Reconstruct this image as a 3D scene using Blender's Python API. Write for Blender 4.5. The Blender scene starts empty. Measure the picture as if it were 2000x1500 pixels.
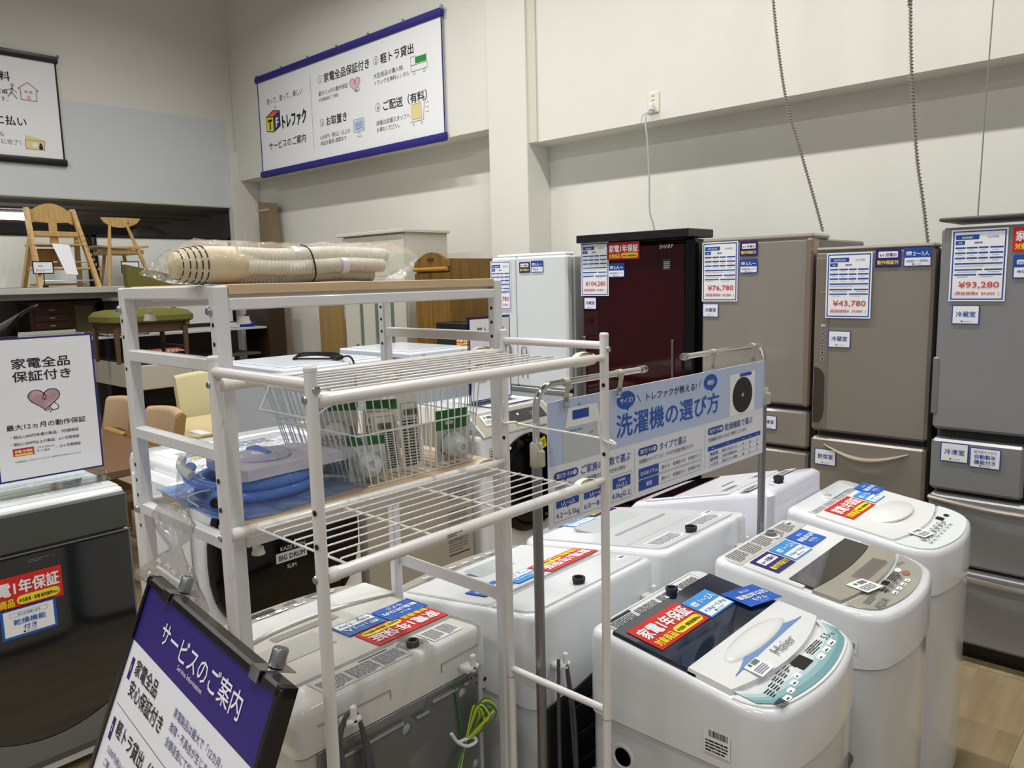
import bpy, math, random
from mathutils import Vector, Matrix
random.seed(7)
sc = bpy.context.scene
C = sc.collection
PI = math.pi
V3 = Vector
# ---------------------------------------------------------------- camera
def setup_camera():
    pitch, roll, yaw = math.radians(7.73), math.radians(1.37), math.radians(42.8)
    h = V3((-math.sin(yaw), math.cos(yaw), 0)); z = V3((0, 0, 1))
    F = math.cos(pitch) * h - math.sin(pitch) * z
    R0 = F.cross(z).normalized(); U0 = R0.cross(F)
    R = math.cos(roll) * R0 - math.sin(roll) * U0
    U = math.sin(roll) * R0 + math.cos(roll) * U0
    cd = bpy.data.cameras.new('camera'); cam = bpy.data.objects.new('camera', cd)
    cd.sensor_width = 36; cd.lens = 27; cd.clip_start = .05; cd.clip_end = 100
    m = Matrix((R, U, -F)).transposed().to_4x4(); m.translation = (0, 0, 1.6)
    cam.matrix_world = m; C.objects.link(cam); sc.camera = cam
setup_camera()
# ---------------------------------------------------------------- world, lamps, exposure
w = bpy.data.worlds.new('World'); sc.world = w; w.use_nodes = True
w.node_tree.nodes['Background'].inputs[0].default_value = (.95, .97, 1, 1)
w.node_tree.nodes['Background'].inputs[1].default_value = .37
sc.view_settings.view_transform = 'Standard'; sc.view_settings.look = 'None'
sc.view_settings.exposure = -0.36; sc.view_settings.gamma = 1; sc.view_settings.use_curve_mapping = False
def area(name, loc, sx, sy, power, col=(1, .97, .91), target=None, spread=180):
    d = bpy.data.lights.new(name, 'AREA'); d.shape = 'RECTANGLE'; d.size = sx; d.size_y = sy
    d.energy = power; d.color = col; d.spread = math.radians(spread)
    o = bpy.data.objects.new(name, d); o.location = loc
    if target is not None:
        o.rotation_euler = (V3(target) - V3(loc)).to_track_quat('-Z', 'Y').to_euler()
    C.objects.link(o); return o
WC = (1, .982, .945)
for lx, pw_ in ((-6.1, 18), (-4.8, 34), (-3.5, 38), (-2.2, 38), (-.9, 38), (.5, 30)):
    area('ceiling_lamp', (lx, 2.75, 4.55), .7, .09, pw_, WC, spread=150)
for lx, pw_ in ((-5.7, 62), (-3.2, 40), (-.8, 34), (1.4, 26)):
    area('ceiling_lamp', (lx, .1, 4.5), .9, .12, pw_, WC, spread=155)
for lx in (-5.4, -4.0, -1.6, 1.2):
    area('ceiling_lamp', (lx, -2.6, 4.5), 1.2, .25, 38, WC, spread=160)
area('mezzanine_lamp', (-9.2, 1.9, 2.36), .12, 1.9, 55, (1, .98, .95))

# ---------------------------------------------------------------- materials
def lin(h):
    h = h.lstrip('#'); r = []
    for i in (0, 2, 4):
        c = int(h[i:i+2], 16) / 255
        r.append(c / 12.92 if c <= .04045 else ((c + .055) / 1.055) ** 2.4)
    return (*r, 1)
MC = {}
def M(name, col='#ffffff', rough=.5, metal=0, coat=0, trans=0, ior=1.45, alpha=1, emit=0, noise=0, scale=20, bump=0, spec=.5, stretch=None, col2=None):
    if name in MC: return MC[name]
    m = bpy.data.materials.new(name); m.use_nodes = True; nt = m.node_tree
    b = nt.nodes['Principled BSDF']; I = b.inputs
    c = lin(col); I['Base Color'].default_value = c; I['Roughness'].default_value = rough
    I['Metallic'].default_value = metal; I['Coat Weight'].default_value = coat; I['Coat Roughness'].default_value = .06
    I['Transmission Weight'].default_value = trans; I['IOR'].default_value = ior; I['Alpha'].default_value = alpha
    I['Specular IOR Level'].default_value = spec
    if emit: I['Emission Color'].default_value = c; I['Emission Strength'].default_value = emit
    if noise or bump:
        tc = nt.nodes.new('ShaderNodeTexCoord'); mp = nt.nodes.new('ShaderNodeMapping')
        nt.links.new(tc.outputs['Object'], mp.inputs[0])
        if stretch: mp.inputs['Scale'].default_value = stretch
        n = nt.nodes.new('ShaderNodeTexNoise'); n.inputs['Scale'].default_value = scale; n.inputs['Detail'].default_value = 5
        nt.links.new(mp.outputs[0], n.inputs['Vector'])
        if noise:
            r = nt.nodes.new('ShaderNodeValToRGB'); e = r.color_ramp.elements
            e[0].position = .3; e[1].position = .7
            c2 = lin(col2) if col2 else tuple(x * (1 - noise) for x in c[:3]) + (1,)
            e[0].color = c2; e[1].color = c
            nt.links.new(n.outputs['Fac'], r.inputs[0]); nt.links.new(r.outputs[0], I['Base Color'])
        if bump:
            bp = nt.nodes.new('ShaderNodeBump'); bp.inputs['Strength'].default_value = bump; bp.inputs['Distance'].default_value = .01
            nt.links.new(n.outputs['Fac'], bp.inputs['Height']); nt.links.new(bp.outputs[0], I['Normal'])
    MC[name] = m; return m
wall_m = M('wall_paint', '#e2e1d9', .85, noise=.03, scale=2.5)
wallg_m = M('wall_panel_paint', '#d3d8da', .8, noise=.02, scale=2)
ceil_m = M('ceiling_paint', '#8f8a80', .9)
dark_m = M('dark_soffit', '#b3aea8', .9, noise=.15, scale=2)
greyp = M('grey_board', '#6c6d6d', .8, noise=.08, scale=3)
steel_w = M('white_powder_coat', '#e3e4e5', .38, coat=.2)
tube_w = M('white_tube_enamel', '#e8e6e3', .28, coat=.4)
plast_w = M('white_plastic', '#e6e8e7', .28, coat=.25)
plast_w2 = M('ivory_plastic', '#e4e1d4', .4)
app_w = M('appliance_white', '#e3e6e9', .16, coat=.45)
app_w2 = M('appliance_white_body', '#d2d5d8', .16, coat=.5)
app_c = M('appliance_warm_white', '#dadbd6', .3, coat=.2)
chrome = M('chrome', '#d8d8d8', .12, metal=1)
zinc = M('zinc_bolt', '#b9c2c9', .25, metal=1)
black = M('black_plastic', '#0c0c0d', .35)
blackg = M('black_gloss', '#060708', .07, spec=.35)
dkgrey = M('dark_grey_plastic', '#2b2c2e', .5)
rubber = M('dark_rubber', '#2e2d2b', .7)
cable_g = M('grey_cable', '#55555a', .6)
cable_b = M('black_cable', '#101011', .5)
ink = M('ink_black', '#1c1c20', .7)
inkg = M('ink_grey', '#6f7276', .7)
inkl = M('ink_pale_grey', '#a5a8ab', .7)
navy = M('ink_navy', '#2a2280', .6)
navyd = M('print_navy', '#241f78', .35)
blue = M('print_blue', '#1f5fc0', .35)
blue2 = M('print_dark_blue', '#1d4aa6', .45)
bluel = M('print_light_blue', '#3f93dc', .35)
purple = M('print_purple', '#2f2377', .35)
red = M('print_red', '#d02a26', .35)
redp = M('print_price_red', '#d0484e', .5)
yel = M('print_yellow', '#f3e22a', .4)
org = M('print_orange', '#e2683a', .5)
white = M('print_white', '#f1f3f6', .4)
paper = M('paper_white', '#e9ebf0', .55)
paperg = M('label_silver_paper', '#cdd0d2', .5)
skyb = M('print_sky_blue', '#bccbe9', .4)
green = M('print_green', '#2f8f3c', .4)
pinkm = M('print_pink', '#e7b9c0', .5)
sandm = M('print_sand', '#e8d89a', .5)
panelg = M('control_panel_taupe', '#a09e92', .32, coat=.3)
silver = M('print_silver', '#b9bbb6', .35)
woodl = M('birch_board', '#dcc3a0', .42, noise=.2, scale=9, stretch=(9, .7, 9), col2='#cdb08a')
woodc = M('oak_chair', '#c9a467', .45, noise=.25, scale=8, stretch=(6, 6, 1))
woodw = M('pine_wardrobe', '#866225', .5, noise=.4, scale=7, stretch=(5, 5, .5), col2='#694a18')
woodd = M('dark_mahogany', '#3a1d12', .45, noise=.3, scale=6, stretch=(1, 1, 5))
woodb = M('walnut_bench', '#5e4630', .5, noise=.2, scale=8, stretch=(5, 5, 1))
greenf = M('olive_fabric', '#6d6b33', .95, noise=.2, scale=160, bump=.2)
kraft = M('kraft_paper', '#8d7860', .8, noise=.12, scale=12)
film = None
def mixfilm(name, tint='#ffffff', fac=.5, rough=.08, base=.03, milk=0, bump=.8, scale=28):
    m = bpy.data.materials.new(name); m.use_nodes = True; nt = m.node_tree; nt.nodes.clear(); L = nt.links.new
    out = nt.nodes.new('ShaderNodeOutputMaterial'); mx = nt.nodes.new('ShaderNodeMixShader')
    tr = nt.nodes.new('ShaderNodeBsdfTransparent'); tr.inputs[0].default_value = lin(tint)
    gl = nt.nodes.new('ShaderNodeBsdfGlossy'); gl.inputs['Roughness'].default_value = rough
    lw = nt.nodes.new('ShaderNodeFresnel'); lw.inputs[0].default_value = 1.45
    ma = nt.nodes.new('ShaderNodeMath'); ma.operation = 'MULTIPLY_ADD'; ma.inputs[1].default_value = fac; ma.inputs[2].default_value = base; ma.use_clamp = True
    tc = nt.nodes.new('ShaderNodeTexCoord')
    n = nt.nodes.new('ShaderNodeTexNoise'); n.inputs['Scale'].default_value = scale; n.inputs['Detail'].default_value = 3
    L(tc.outputs['Object'], n.inputs['Vector'])
    bp = nt.nodes.new('ShaderNodeBump'); bp.inputs['Strength'].default_value = bump; bp.inputs['Distance'].default_value = .008
    L(n.outputs['Fac'], bp.inputs['Height']); L(bp.outputs[0], gl.inputs['Normal']); L(bp.outputs[0], lw.inputs['Normal'])
    L(lw.outputs[0], ma.inputs[0]); L(ma.outputs[0], mx.inputs[0]); L(tr.outputs[0], mx.inputs[1]); L(gl.outputs[0], mx.inputs[2])
    last = mx
    if milk:
        df = nt.nodes.new('ShaderNodeBsdfDiffuse'); df.inputs[0].default_value = lin('#e4e4e4'); tl = nt.nodes.new('ShaderNodeBsdfTranslucent'); tl.inputs[0].default_value = lin('#e4e4e4')
        m2 = nt.nodes.new('ShaderNodeMixShader'); L(df.outputs[0], m2.inputs[1]); L(tl.outputs[0], m2.inputs[2])
        m3 = nt.nodes.new('ShaderNodeMixShader'); m3.inputs[0].default_value = milk; L(mx.outputs[0], m3.inputs[1]); L(m2.outputs[0], m3.inputs[2]); last = m3
    L(last.outputs[0], out.inputs[0]); MC[name] = m; return m
film = mixfilm('clear_plastic_film', fac=.42, base=.012, milk=.035, bump=1, scale=60, rough=.1)
film2 = mixfilm('milky_plastic_film', '#fafafa', .5, .15, .02, .12, .8, 22)
acryl = mixfilm('clear_acrylic', '#f6fafa', .8, .03, .01, 0, 0)
wrapf = mixfilm('stretch_wrap', '#ffffff', .9, .15, .02, .06, .5, 9)

# ---------------------------------------------------------------- geometry
class G:
    def __init__(s): s.v = []; s.f = []; s.m = []; s.mats = []; s.cur = 0
    def use(s, mat):
        if mat not in s.mats: s.mats.append(mat)
        s.cur = s.mats.index(mat); return s
    def add(s, vs, fs):
        b = len(s.v); s.v += [tuple(p) for p in vs]; s.f += [[b + i for i in f] for f in fs]; s.m += [s.cur] * len(fs); return s
    def box(s, a, b, ch=0):
        x0, y0, z0 = [min(a[i], b[i]) for i in range(3)]; x1, y1, z1 = [max(a[i], b[i]) for i in range(3)]
        ch = min(ch, (x1-x0)*.45, (y1-y0)*.45, (z1-z0)*.45)
        if ch <= 0:
            vs = [(x, y, z) for x in (x0, x1) for y in (y0, y1) for z in (z0, z1)]
            return s.add(vs, [(0,1,3,2),(4,6,7,5),(0,4,5,1),(2,3,7,6),(0,2,6,4),(1,5,7,3)])
        vs = []; ix = {}
        for i, X in enumerate((x0, x1)):
            for j, Y in enumerate((y0, y1)):
                for k, Z in enumerate((z0, z1)):
                    dx, dy, dz = ch*(1-2*i), ch*(1-2*j), ch*(1-2*k)
                    for ax, p in enumerate(((X, Y+dy, Z+dz), (X+dx, Y, Z+dz), (X+dx, Y+dy, Z))):
                        ix[i, j, k, ax] = len(vs); vs.append(p)
        fs = []
        for ax in range(3):
            o = [a_ for a_ in range(3) if a_ != ax]
            for sd in (0, 1):
                q = []
                for (p, r) in ((0,0),(1,0),(1,1),(0,1)):
                    key = [0,0,0]; key[ax] = sd; key[o[0]] = p; key[o[1]] = r; q.append(ix[(*key, ax)])
                if (sd == 0) != (ax == 1): q.reverse()
                fs.append(q)
        for ax in range(3):
            o = [a_ for a_ in range(3) if a_ != ax]
            for p in (0, 1):
                for r in (0, 1):
                    q = []
                    for e, fa in ((0, o[0]), (1, o[0]), (1, o[1]), (0, o[1])):
                        key = [0,0,0]; key[ax] = e; key[o[0]] = p; key[o[1]] = r; q.append(ix[(*key, fa)])
                    fs.append(q)
        for i in (0,1):
            for j in (0,1):
                for k in (0,1): fs.append([ix[i,j,k,0], ix[i,j,k,1], ix[i,j,k,2]])
        return s.add(vs, fs)
    def loft(s, rings, c0=True, c1=True, closed=True):
        n = len(rings[0]); vs = [p for r in rings for p in r]; fs = []
        for i in range(len(rings)-1):
            for j in range(n if closed else n-1):
                k = (j+1) % n; fs.append((i*n+j, i*n+k, (i+1)*n+k, (i+1)*n+j))
        if c0: fs.append(list(range(n))[::-1])
        if c1: fs.append([(len(rings)-1)*n+j for j in range(n)])
        return s.add(vs, fs)
    def prism(s, pts, vec):
        vec = V3(vec); return s.loft([[V3(p) for p in pts], [V3(p)+vec for p in pts]])
    def tube(s, path, r, n=8, closed=False, caps=True):
        P = [V3(p) for p in path]; m = len(P); rs = r if isinstance(r, (list, tuple)) else [r]*m
        rings = []; up = None
        for i in range(m):
            if closed: t = P[(i+1) % m] - P[i-1]
            else: t = P[min(i+1, m-1)] - P[max(i-1, 0)]
            t.normalize()
            if up is None:
                up = V3((0,0,1)) if abs(t.z) < .9 else V3((1,0,0))
            a = t.cross(up)
            if a.length < 1e-6: a = t.orthogonal()
            a.normalize(); bb = a.cross(t).normalized(); up = bb
            rings.append([P[i] + (a*math.cos(2*PI*k/n) + bb*math.sin(2*PI*k/n))*rs[i] for k in range(n)])
        if closed: rings.append(rings[0]); caps = False
        return s.loft(rings, caps, caps)
    def cyl(s, a, b, r, n=14, r2=None): return s.tube([a, b], [r, r if r2 is None else r2], n)
    def lathe(s, c, prof, n=16, ax='z'):
        c = V3(c); rings = []
        for (r, h) in prof:
            ring = []
            for k in range(n):
                u, v = r*math.cos(2*PI*k/n), r*math.sin(2*PI*k/n)
                ring.append(c + (V3((u, v, h)) if ax == 'z' else V3((h, u, v)) if ax == 'x' else V3((v, h, u))))
            rings.append(ring)
        return s.loft(rings)
    def ball(s, c, r, n=12, m=7, disp=None):
        r = r if isinstance(r, (list, tuple)) else (r, r, r); c = V3(c); rings = []
        for i in range(m+1):
            a = -PI/2 + PI*i/m; a = max(-PI/2+.05, min(PI/2-.05, a)); ring = []
            for k in range(n):
                b = 2*PI*k/n; ring.append(c + V3((r[0]*math.cos(a)*math.cos(b), r[1]*math.cos(a)*math.sin(b), r[2]*math.sin(a))))
            rings.append(ring)
        return s.loft(rings)
    def out(s, name, mat=None, parent=None, smooth=True, ang=35, **tags):
        me = bpy.data.meshes.new(name); vs = s.v
        if parent is not None and parent.get('_abs'):
            l = W0[parent.name]; vs = [(x-l[0], y-l[1], z-l[2]) for x, y, z in vs]
        me.from_pydata(vs, [], s.f)
        if s.mats:
            for q in s.mats: me.materials.append(q)
            me.polygons.foreach_set('material_index', s.m)
        else: me.materials.append(mat)
        import bmesh as _b
        b = _b.new(); b.from_mesh(me); _b.ops.recalc_face_normals(b, faces=b.faces); b.to_mesh(me); b.free()
        if smooth:
            me.shade_smooth(); me.set_sharp_from_angle(angle=math.radians(ang))
        o = bpy.data.objects.new(name, me); C.objects.link(o)
        if parent is not None:
            o.parent = parent
            if parent.get('_abs'):
                o['_abs'] = 1; W0[o.name] = W0[parent.name]
        for k, v in tags.items(): o[k] = v
        return o
def cat(pts, n=8):
    P = [V3(p) for p in pts]; P = [P[0]*2-P[1]] + P + [P[-1]*2-P[-2]]; o = []
    for i in range(1, len(P)-2):
        for k in range(n):
            t_ = k/n; a, b, c, d = P[i-1:i+3]
            o.append(.5*((2*b) + (c-a)*t_ + (2*a-5*b+4*c-d)*t_*t_ + (3*b-a-3*c+d)*t_**3))
    o.append(P[-2]); return o
W0 = {}
def thing(name, label, cat, loc=(0,0,0), rz=0, group=None, absolute=False, kind=None):
    o = bpy.data.objects.new(name, None); C.objects.link(o); o.location = loc; o.rotation_euler = (0,0,rz)
    o.empty_display_size = .1
    if label: o['label'] = label
    if cat: o['category'] = cat
    if group: o['group'] = group
    if kind: o['kind'] = kind
    if absolute: o['_abs'] = 1; W0[o.name] = tuple(loc)
    return o
def tag(o, label, cat, group=None):
    o['label'] = label; o['category'] = cat
    if group: o['group'] = group
    return o
def struct(name, g, mat=None, parent=None):
    o = g.out(name, mat, parent)
    if parent is None: o['kind'] = 'structure'
    return o
def dup(root, loc=None, rz=None, label=None, group=None):
    r = root.copy(); C.objects.link(r)
    if loc is not None: r.location = loc
    if rz is not None: r.rotation_euler = (0,0,rz)
    if label: r['label'] = label
    if group: r['group'] = group
    def rec(a, b):
        for ch in list(a.children):
            c = ch.copy(); C.objects.link(c); c.parent = b; rec(ch, c)
    rec(root, r); return r
# ---------------------------------------------------------------- flat print
TC = {}
def glyphs(t, bold):
    k = t
    if k not in TC:
        c = bpy.data.curves.new('t', 'FONT'); c.body = t; c.resolution_u = 2
        o = bpy.data.objects.new('t', c); me = bpy.data.meshes.new_from_object(o)
        vs = [(v.co.x, v.co.y) for v in me.vertices]; fs = [tuple(p.vertices) for p in me.polygons]
        wd = max([v[0] for v in vs] or [0]); TC[k] = (vs, fs, wd)
        bpy.data.objects.remove(o); bpy.data.curves.remove(c); bpy.data.meshes.remove(me)
    return TC[k]
class Sheet:
    """a flat printed sheet: O lower left corner, U right, V up; print lies on its face"""
    def __init__(s, parent, O, U, V, w=0, h=0, mat=None, name='sticker', th=.0012, rnd=0):
        s.p = parent; s.O = V3(O); s.U = V3(U).normalized(); s.V = V3(V).normalized(); s.N = s.U.cross(s.V); s.th = th
        s.g = G(); s.base = None; s.name = name; s.w = w; s.h = h; s.mat = mat; s.rnd = rnd; s.bh = th if w else .0002
    def P(s, x, y, l): return s.O + s.U*x + s.V*y + s.N*(s.bh + .00035*l)
    def rect(s, x, y, w, h, mat, l=1, r=0):
        s.g.use(mat)
        if r: pts = rr(x+w/2, y+h/2, w, h, r)
        else: pts = [(x, y), (x+w, y), (x+w, y+h), (x, y+h)]
        s.g.add([s.P(a, b, l) for a, b in pts], [list(range(len(pts)))]); return s
    def poly(s, pts, mat, l=1):
        s.g.use(mat).add([s.P(a, b, l) for a, b in pts], [list(range(len(pts)))]); return s
    def line(s, pts, wd, mat, l=2):
        for (a, b) in zip(pts[:-1], pts[1:]):
            d = V3((b[0]-a[0], b[1]-a[1])) ; L = d.length or 1; n = (-(d[1])/L*wd/2, d[0]/L*wd/2)
            s.poly([(a[0]+n[0], a[1]+n[1]), (a[0]-n[0], a[1]-n[1]), (b[0]-n[0], b[1]-n[1]), (b[0]+n[0], b[1]+n[1])], mat, l)
        return s
    def frame(s, x, y, w, h, t, mat, l=1):
        s.rect(x, y, w, t, mat, l); s.rect(x, y+h-t, w, t, mat, l); s.rect(x, y+t, t, h-2*t, mat, l); s.rect(x+w-t, y+t, t, h-2*t, mat, l); return s
    def disc(s, x, y, r, mat, l=1, n=18, ry=None):
        return s.poly([(x+r*math.cos(2*PI*i/n), y+(ry or r)*math.sin(2*PI*i/n)) for i in range(n)], mat, l)
    def ring(s, x, y, r, t, mat, l=1, n=16):
        s.g.use(mat); vs = []; fs = []
        for i in range(n):
            a = 2*PI*i/n; vs += [s.P(x+r*math.cos(a), y+r*math.sin(a), l), s.P(x+(r-t)*math.cos(a), y+(r-t)*math.sin(a), l)]
        for i in range(n): j = (i+1) % n; fs.append((2*i, 2*j, 2*j+1, 2*i+1))
        s.g.add(vs, fs); return s
    def txt(s, t, x, y, size, mat=None, l=3, bold=0, a='l', sp=1, w=None):
        vs, fs, wd = glyphs(t, bold)
        if w: sp = w / (wd*size)
        ox = x - (0 if a == 'l' else wd*size*sp/2 if a == 'c' else wd*size*sp)
        s.g.use(mat or ink); b = bold*.8*size
        for i, (dx, dy) in enumerate(((0, 0),) if not bold else ((-b, 0), (b, 0), (0, b), (0, -b))):
            s.g.add([s.P(ox+vx*size*sp+dx, y+vy*size+dy, l+i*.12) for vx, vy in vs], fs)
        return s
    def fine(s, x, y, w, h, rows, mat=None, l=2, fill=.5, seed=1):
        rn = random.Random(seed); dy = h/rows; mat = mat or inkg
        for i in range(rows):
            cx = x; end = x + w*(1 if i < rows-1 else rn.uniform(.4, .9))
            while cx < end:
                ln = min(rn.uniform(.06, .3)*w, end-cx); s.rect(cx, y+h-(i+1)*dy, ln, dy*fill, mat, l); cx += ln + w*.025
        return s
    def barcode(s, x, y, w, h, mat=None, l=2, seed=3):
        rn = random.Random(seed); cx = x
        while cx < x+w:
            a = rn.uniform(.01, .05)*w; s.rect(cx, y, a, h, mat or ink, l); cx += a + rn.uniform(.015, .04)*w
        return s
    def done(s, label=None, **tags):
        if s.w:
            g = G(); pts = rr(s.w/2, s.h/2, s.w, s.h, s.rnd) if s.rnd else [(0,0),(s.w,0),(s.w,s.h),(0,s.h)]
            g.prism([s.O + s.U*a + s.V*b for a, b in pts], s.N*s.th)
            s.base = g.out(s.name, s.mat or white, s.p, smooth=False)
            if label: s.base['label'] = label
            par = s.base
        else: par = s.p
        if s.g.f: s.g.out('lettering' if s.w else 'printed_marks', None, par, smooth=False)
        for k, v in tags.items(): s.base[k] = v
        return s.base
def rr(cx, cy, w, h, r, n=4):
    pts = []; r = min(r, w/2*.999, h/2*.999)
    for (sx, sy, a0) in ((1,1,0), (-1,1,90), (-1,-1,180), (1,-1,270)):
        for i in range(n+1):
            a = math.radians(a0 + 90*i/n); pts.append((cx+sx*(w/2-r)+r*math.cos(a), cy+sy*(h/2-r)+r*math.sin(a)))
    return pts
# recurring store cards (all drawn in metres)
def logo(s, x, y, k, l=3): s.rect(x, y, k*.8, k*.8, ink, l-1); s.txt('トレファク', x+k, y, k*.9, ink, l, .02)
def card_year(par, O, U, V, w=.2, flip=False):
    h = w*.45; s = Sheet(par, O, U, V, w, h, red, 'warranty_card')
    s.txt('家電1年保証', w*.04, h*.46, h*.46, white, 3, .03, w=w*.92)
    s.txt('対象商品', w*.04, h*.1, h*.27, yel, 3, .03, w=w*.36)
    s.rect(w*.43, h*.08, w*.53, h*.28, yel, 1, h*.14); s.txt('中古家具・家電 販売業界No.1', w*.455, h*.155, h*.13, ink, 3, .02, w=w*.48)
    return s.done('red warranty card with white and yellow lettering')
def card_size(par, O, U, V, w=.1, top='1～2人', bot='4.2kg～5.5kg', m=None):
    h = w*.72; s = Sheet(par, O, U, V, w, h, m or bluel, 'capacity_card')
    s.rect(w*.04, h*.05, w*.92, h*.42, white, 1); s.rect(w*.1, h*.6, w*.2, h*.2, white, 1, h*.05); s.txt('目安', w*.12, h*.63, h*.13, m or bluel, 3)
    s.txt(top, w*.34, h*.58, h*.28, white, 3, .02, w=w*.58); s.txt(bot, w*.1, h*.24, h*.17, m or bluel, 3, .01, w=w*.8)
    logo(s, w*.32, h*.09, h*.09); return s.done('blue and white capacity card')
def card_model(par, O, U, V, w=.1):
    h = w*.72; s = Sheet(par, O, U, V, w, h, blue, 'model_year_card')
    s.txt('安心の', w*.5, h*.72, h*.14, white, 3, .01, 'c'); s.txt('製造2年以内', w*.5, h*.42, h*.24, white, 3, .03, 'c', w=w*.86)
    s.txt('モデル', w*.5, h*.17, h*.2, white, 3, .02, 'c'); s.txt('トレファク', w*.5, h*.05, h*.08, white, 3, 0, 'c'); return s.done('bright blue model year card')
def card_six(par, O, U, V, w=.1):
    h = w*.75; s = Sheet(par, O, U, V, w, h, purple, 'warranty_card')
    s.rect(w*.12, h*.52, w*.76, h*.34, white, 1, h*.05); s.txt('6ヶ月間の', w*.5, h*.6, h*.2, purple, 3, .02, 'c', w=w*.66)
    s.txt('動作保証付', w*.5, h*.17, h*.24, yel, 3, .03, 'c', w=w*.84); return s.done('dark purple six month warranty card')
def card_room(par, O, U, V, t, w=.09):
    h = w*.78; s = Sheet(par, O, U, V, w, h, blue2, 'compartment_card')
    s.rect(w*.035, w*.035, w*.93, h-w*.07, white, 1); s.txt(t, w*.5, h*.42, h*.3, blue2, 3, .02, 'c', w=w*.72); logo(s, w*.34, h*.12, h*.09)
    return s.done('white compartment card with blue edge')
def price_sheet(par, O, U, V, brand, year, price, tax, w=.165, rt=1.48):
    h = w*rt; s = Sheet(par, O, U, V, w, h, white, 'price_sheet')
    s.frame(w*.03, w*.03, w*.94, h-w*.06, w*.025, blue2)
    s.rect(w*.08, h*.86, w*.42, h*.065, blue2, 1); s.txt(brand, w*.29, h*.872, h*.045, white, 3, .01, 'c'); s.txt(year, w*.74, h*.875, h*.035, inkg, 3, 0, 'c')
    s.rect(w*.08, h*.79, w*.17, h*.055, blue2, 1); s.txt('型番', w*.165, h*.805, h*.025, white, 3, 0, 'c'); s.fine(w*.42, h*.805, w*.3, h*.03, 1, inkg, fill=.7)
    for r in range(3):
        for (a, b) in ((.08, .19), (.29, .19), (.5, .17), (.7, .23)):
            s.rect(w*a, h*(.735-.072*r), w*b, h*.022, blue2, 1); s.rect(w*(a+.04), h*(.71-.072*r), w*b*.5, h*.006, inkl, 1)
    s.rect(w*.08, h*.515, w*.85, h*.02, blue2, 1); s.fine(w*.09, h*.485, w*.82, h*.02, 2, inkl)
    for (a, b) in ((.08, .5), (.62, .31)): s.rect(w*a, h*.43, w*b, h*.02, blue2, 1); s.rect(w*(a+.05), h*.405, w*b*.7, h*.008, inkl, 1)
    for (a, b) in ((.08, .4), (.52, .41)): s.rect(w*a, h*.36, w*b, h*.02, blue2, 1); s.rect(w*(a+.05), h*.338, w*b*.5, h*.007, inkl, 1)
    s.txt(price, w*.53, h*.19, h*.115, redp, 3, .02, 'c', w=w*.72); s.txt('(税抜価格¥  '+tax+'  )', w*.5, h*.09, h*.055, redp, 3, .012, 'c', w=w*.8)
    return s.done('price sheet with blue border and red price')
def tag_small(par, O, U, V, w=.055):
    h = w*.8; s = Sheet(par, O, U, V, w, h, white, 'stock_tag')
    s.rect(w*.2, h*.68, w*.16, h*.18, green, 1); s.barcode(w*.42, h*.62, w*.45, h*.26); s.fine(w*.1, h*.12, w*.75, h*.42, 4)
    return s.done('small white stock tag with green square')

# ================================================================ THE SETTING
floor_m = M('floor_base', '#6f6250', .7)
plank_m = [M('vinyl_plank_%s' % n, c, .42, noise=.3, scale=3.2, stretch=(5, .6, 1), col2=c2, bump=.05)
           for n, c, c2 in (('light', '#a8977a', '#8d7c60'), ('mid', '#a18f70', '#867457'), ('dark', '#9a8868', '#7c6d50'))]
fl = struct('floor', G().box((-12, -5, -.06), (4, 4.45, -.012)), floor_m)
def planks(x0, x1, y0, y1):
    n = 0; x = x0; pw, pl = .30, 1.2
    while x < x1 - .01:
        xe = min(x+pw, x1); y = y0 - (n*.43) % pl
        while y < y1 - .01:
            ya, ye = max(y, y0), min(y+pl, y1)
            if ye-ya > .02:
                G().box((0, 0, -.012), (xe-x-.001, ye-ya-.001, 0), .0005).out('plank', plank_m[random.randrange(3)], fl, smooth=False).location = (x, ya, 0)
            y += pl
        x += pw; n += 1
planks(-3.6, -1.8, -.6, 1.8); planks(-1.0, 1.4, 1.0, 3.4)
g = G().box((-3.601, -5, -.012), (-12, 4.41, 0)).box((-3.6, 1.801, -.012), (-1.001, 4.41, 0)).box((-1.799, -5, -.012), (-1.001, 1.8, 0)).box((-3.6, -5, -.012), (-1.8, -.601, 0)).box((-1.0, -5, -.012), (4, .999, 0)).box((1.401, 1.0, -.012), (4, 4.41, 0)).box((-1.0, 3.401, -.012), (1.4, 4.41, 0))
o = g.out('plank_field', plank_m[1], fl, smooth=False); o['kind'] = 'stuff'
wb = struct('wall_back', G().box((-8.3, 4.41, 0), (4, 4.6, 5.62)), wall_m)
struct('bulkhead', G().box((-3.66, 4.2, 2.545), (4, 4.41, 5.6)), wall_m, wb)
struct('bulkhead', G().box((-7.72, 4.2, 2.70), (-4.03, 4.41, 5.6)), wall_m, wb)
struct('pillar', G().box((-4.03, 4.165, 0), (-3.66, 4.41, 5.6), .004), wall_m, wb)
struct('pillar', G().box((-7.8, 4.2, 0), (-7.72, 4.41, 5.6), .004), wall_m, wb)
struct('trim_1', G().box((-3.66, 4.185, 2.545), (-3.585, 4.2, 5.6)), M('trim_paint', '#d2cfc0', .8))
struct('trim_2', G().box((-7.83, 4.10, 0), (-7.725, 4.2, 2.99), .004), wall_m)
wl = struct('wall_left', G().box((-7.8, -5, 2.43), (-7.95, 4.2, 5.6)), wall_m)
struct('lower_panel', G().box((-7.79, -5, 2.432), (-7.8, 4.1, 3.3)), wallg_m, wl)
struct('trim_3', G().box((-7.785, -5, 2.42), (-7.96, 4.1, 2.432)), M('edge_trim', '#b9b6a4', .6))
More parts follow.
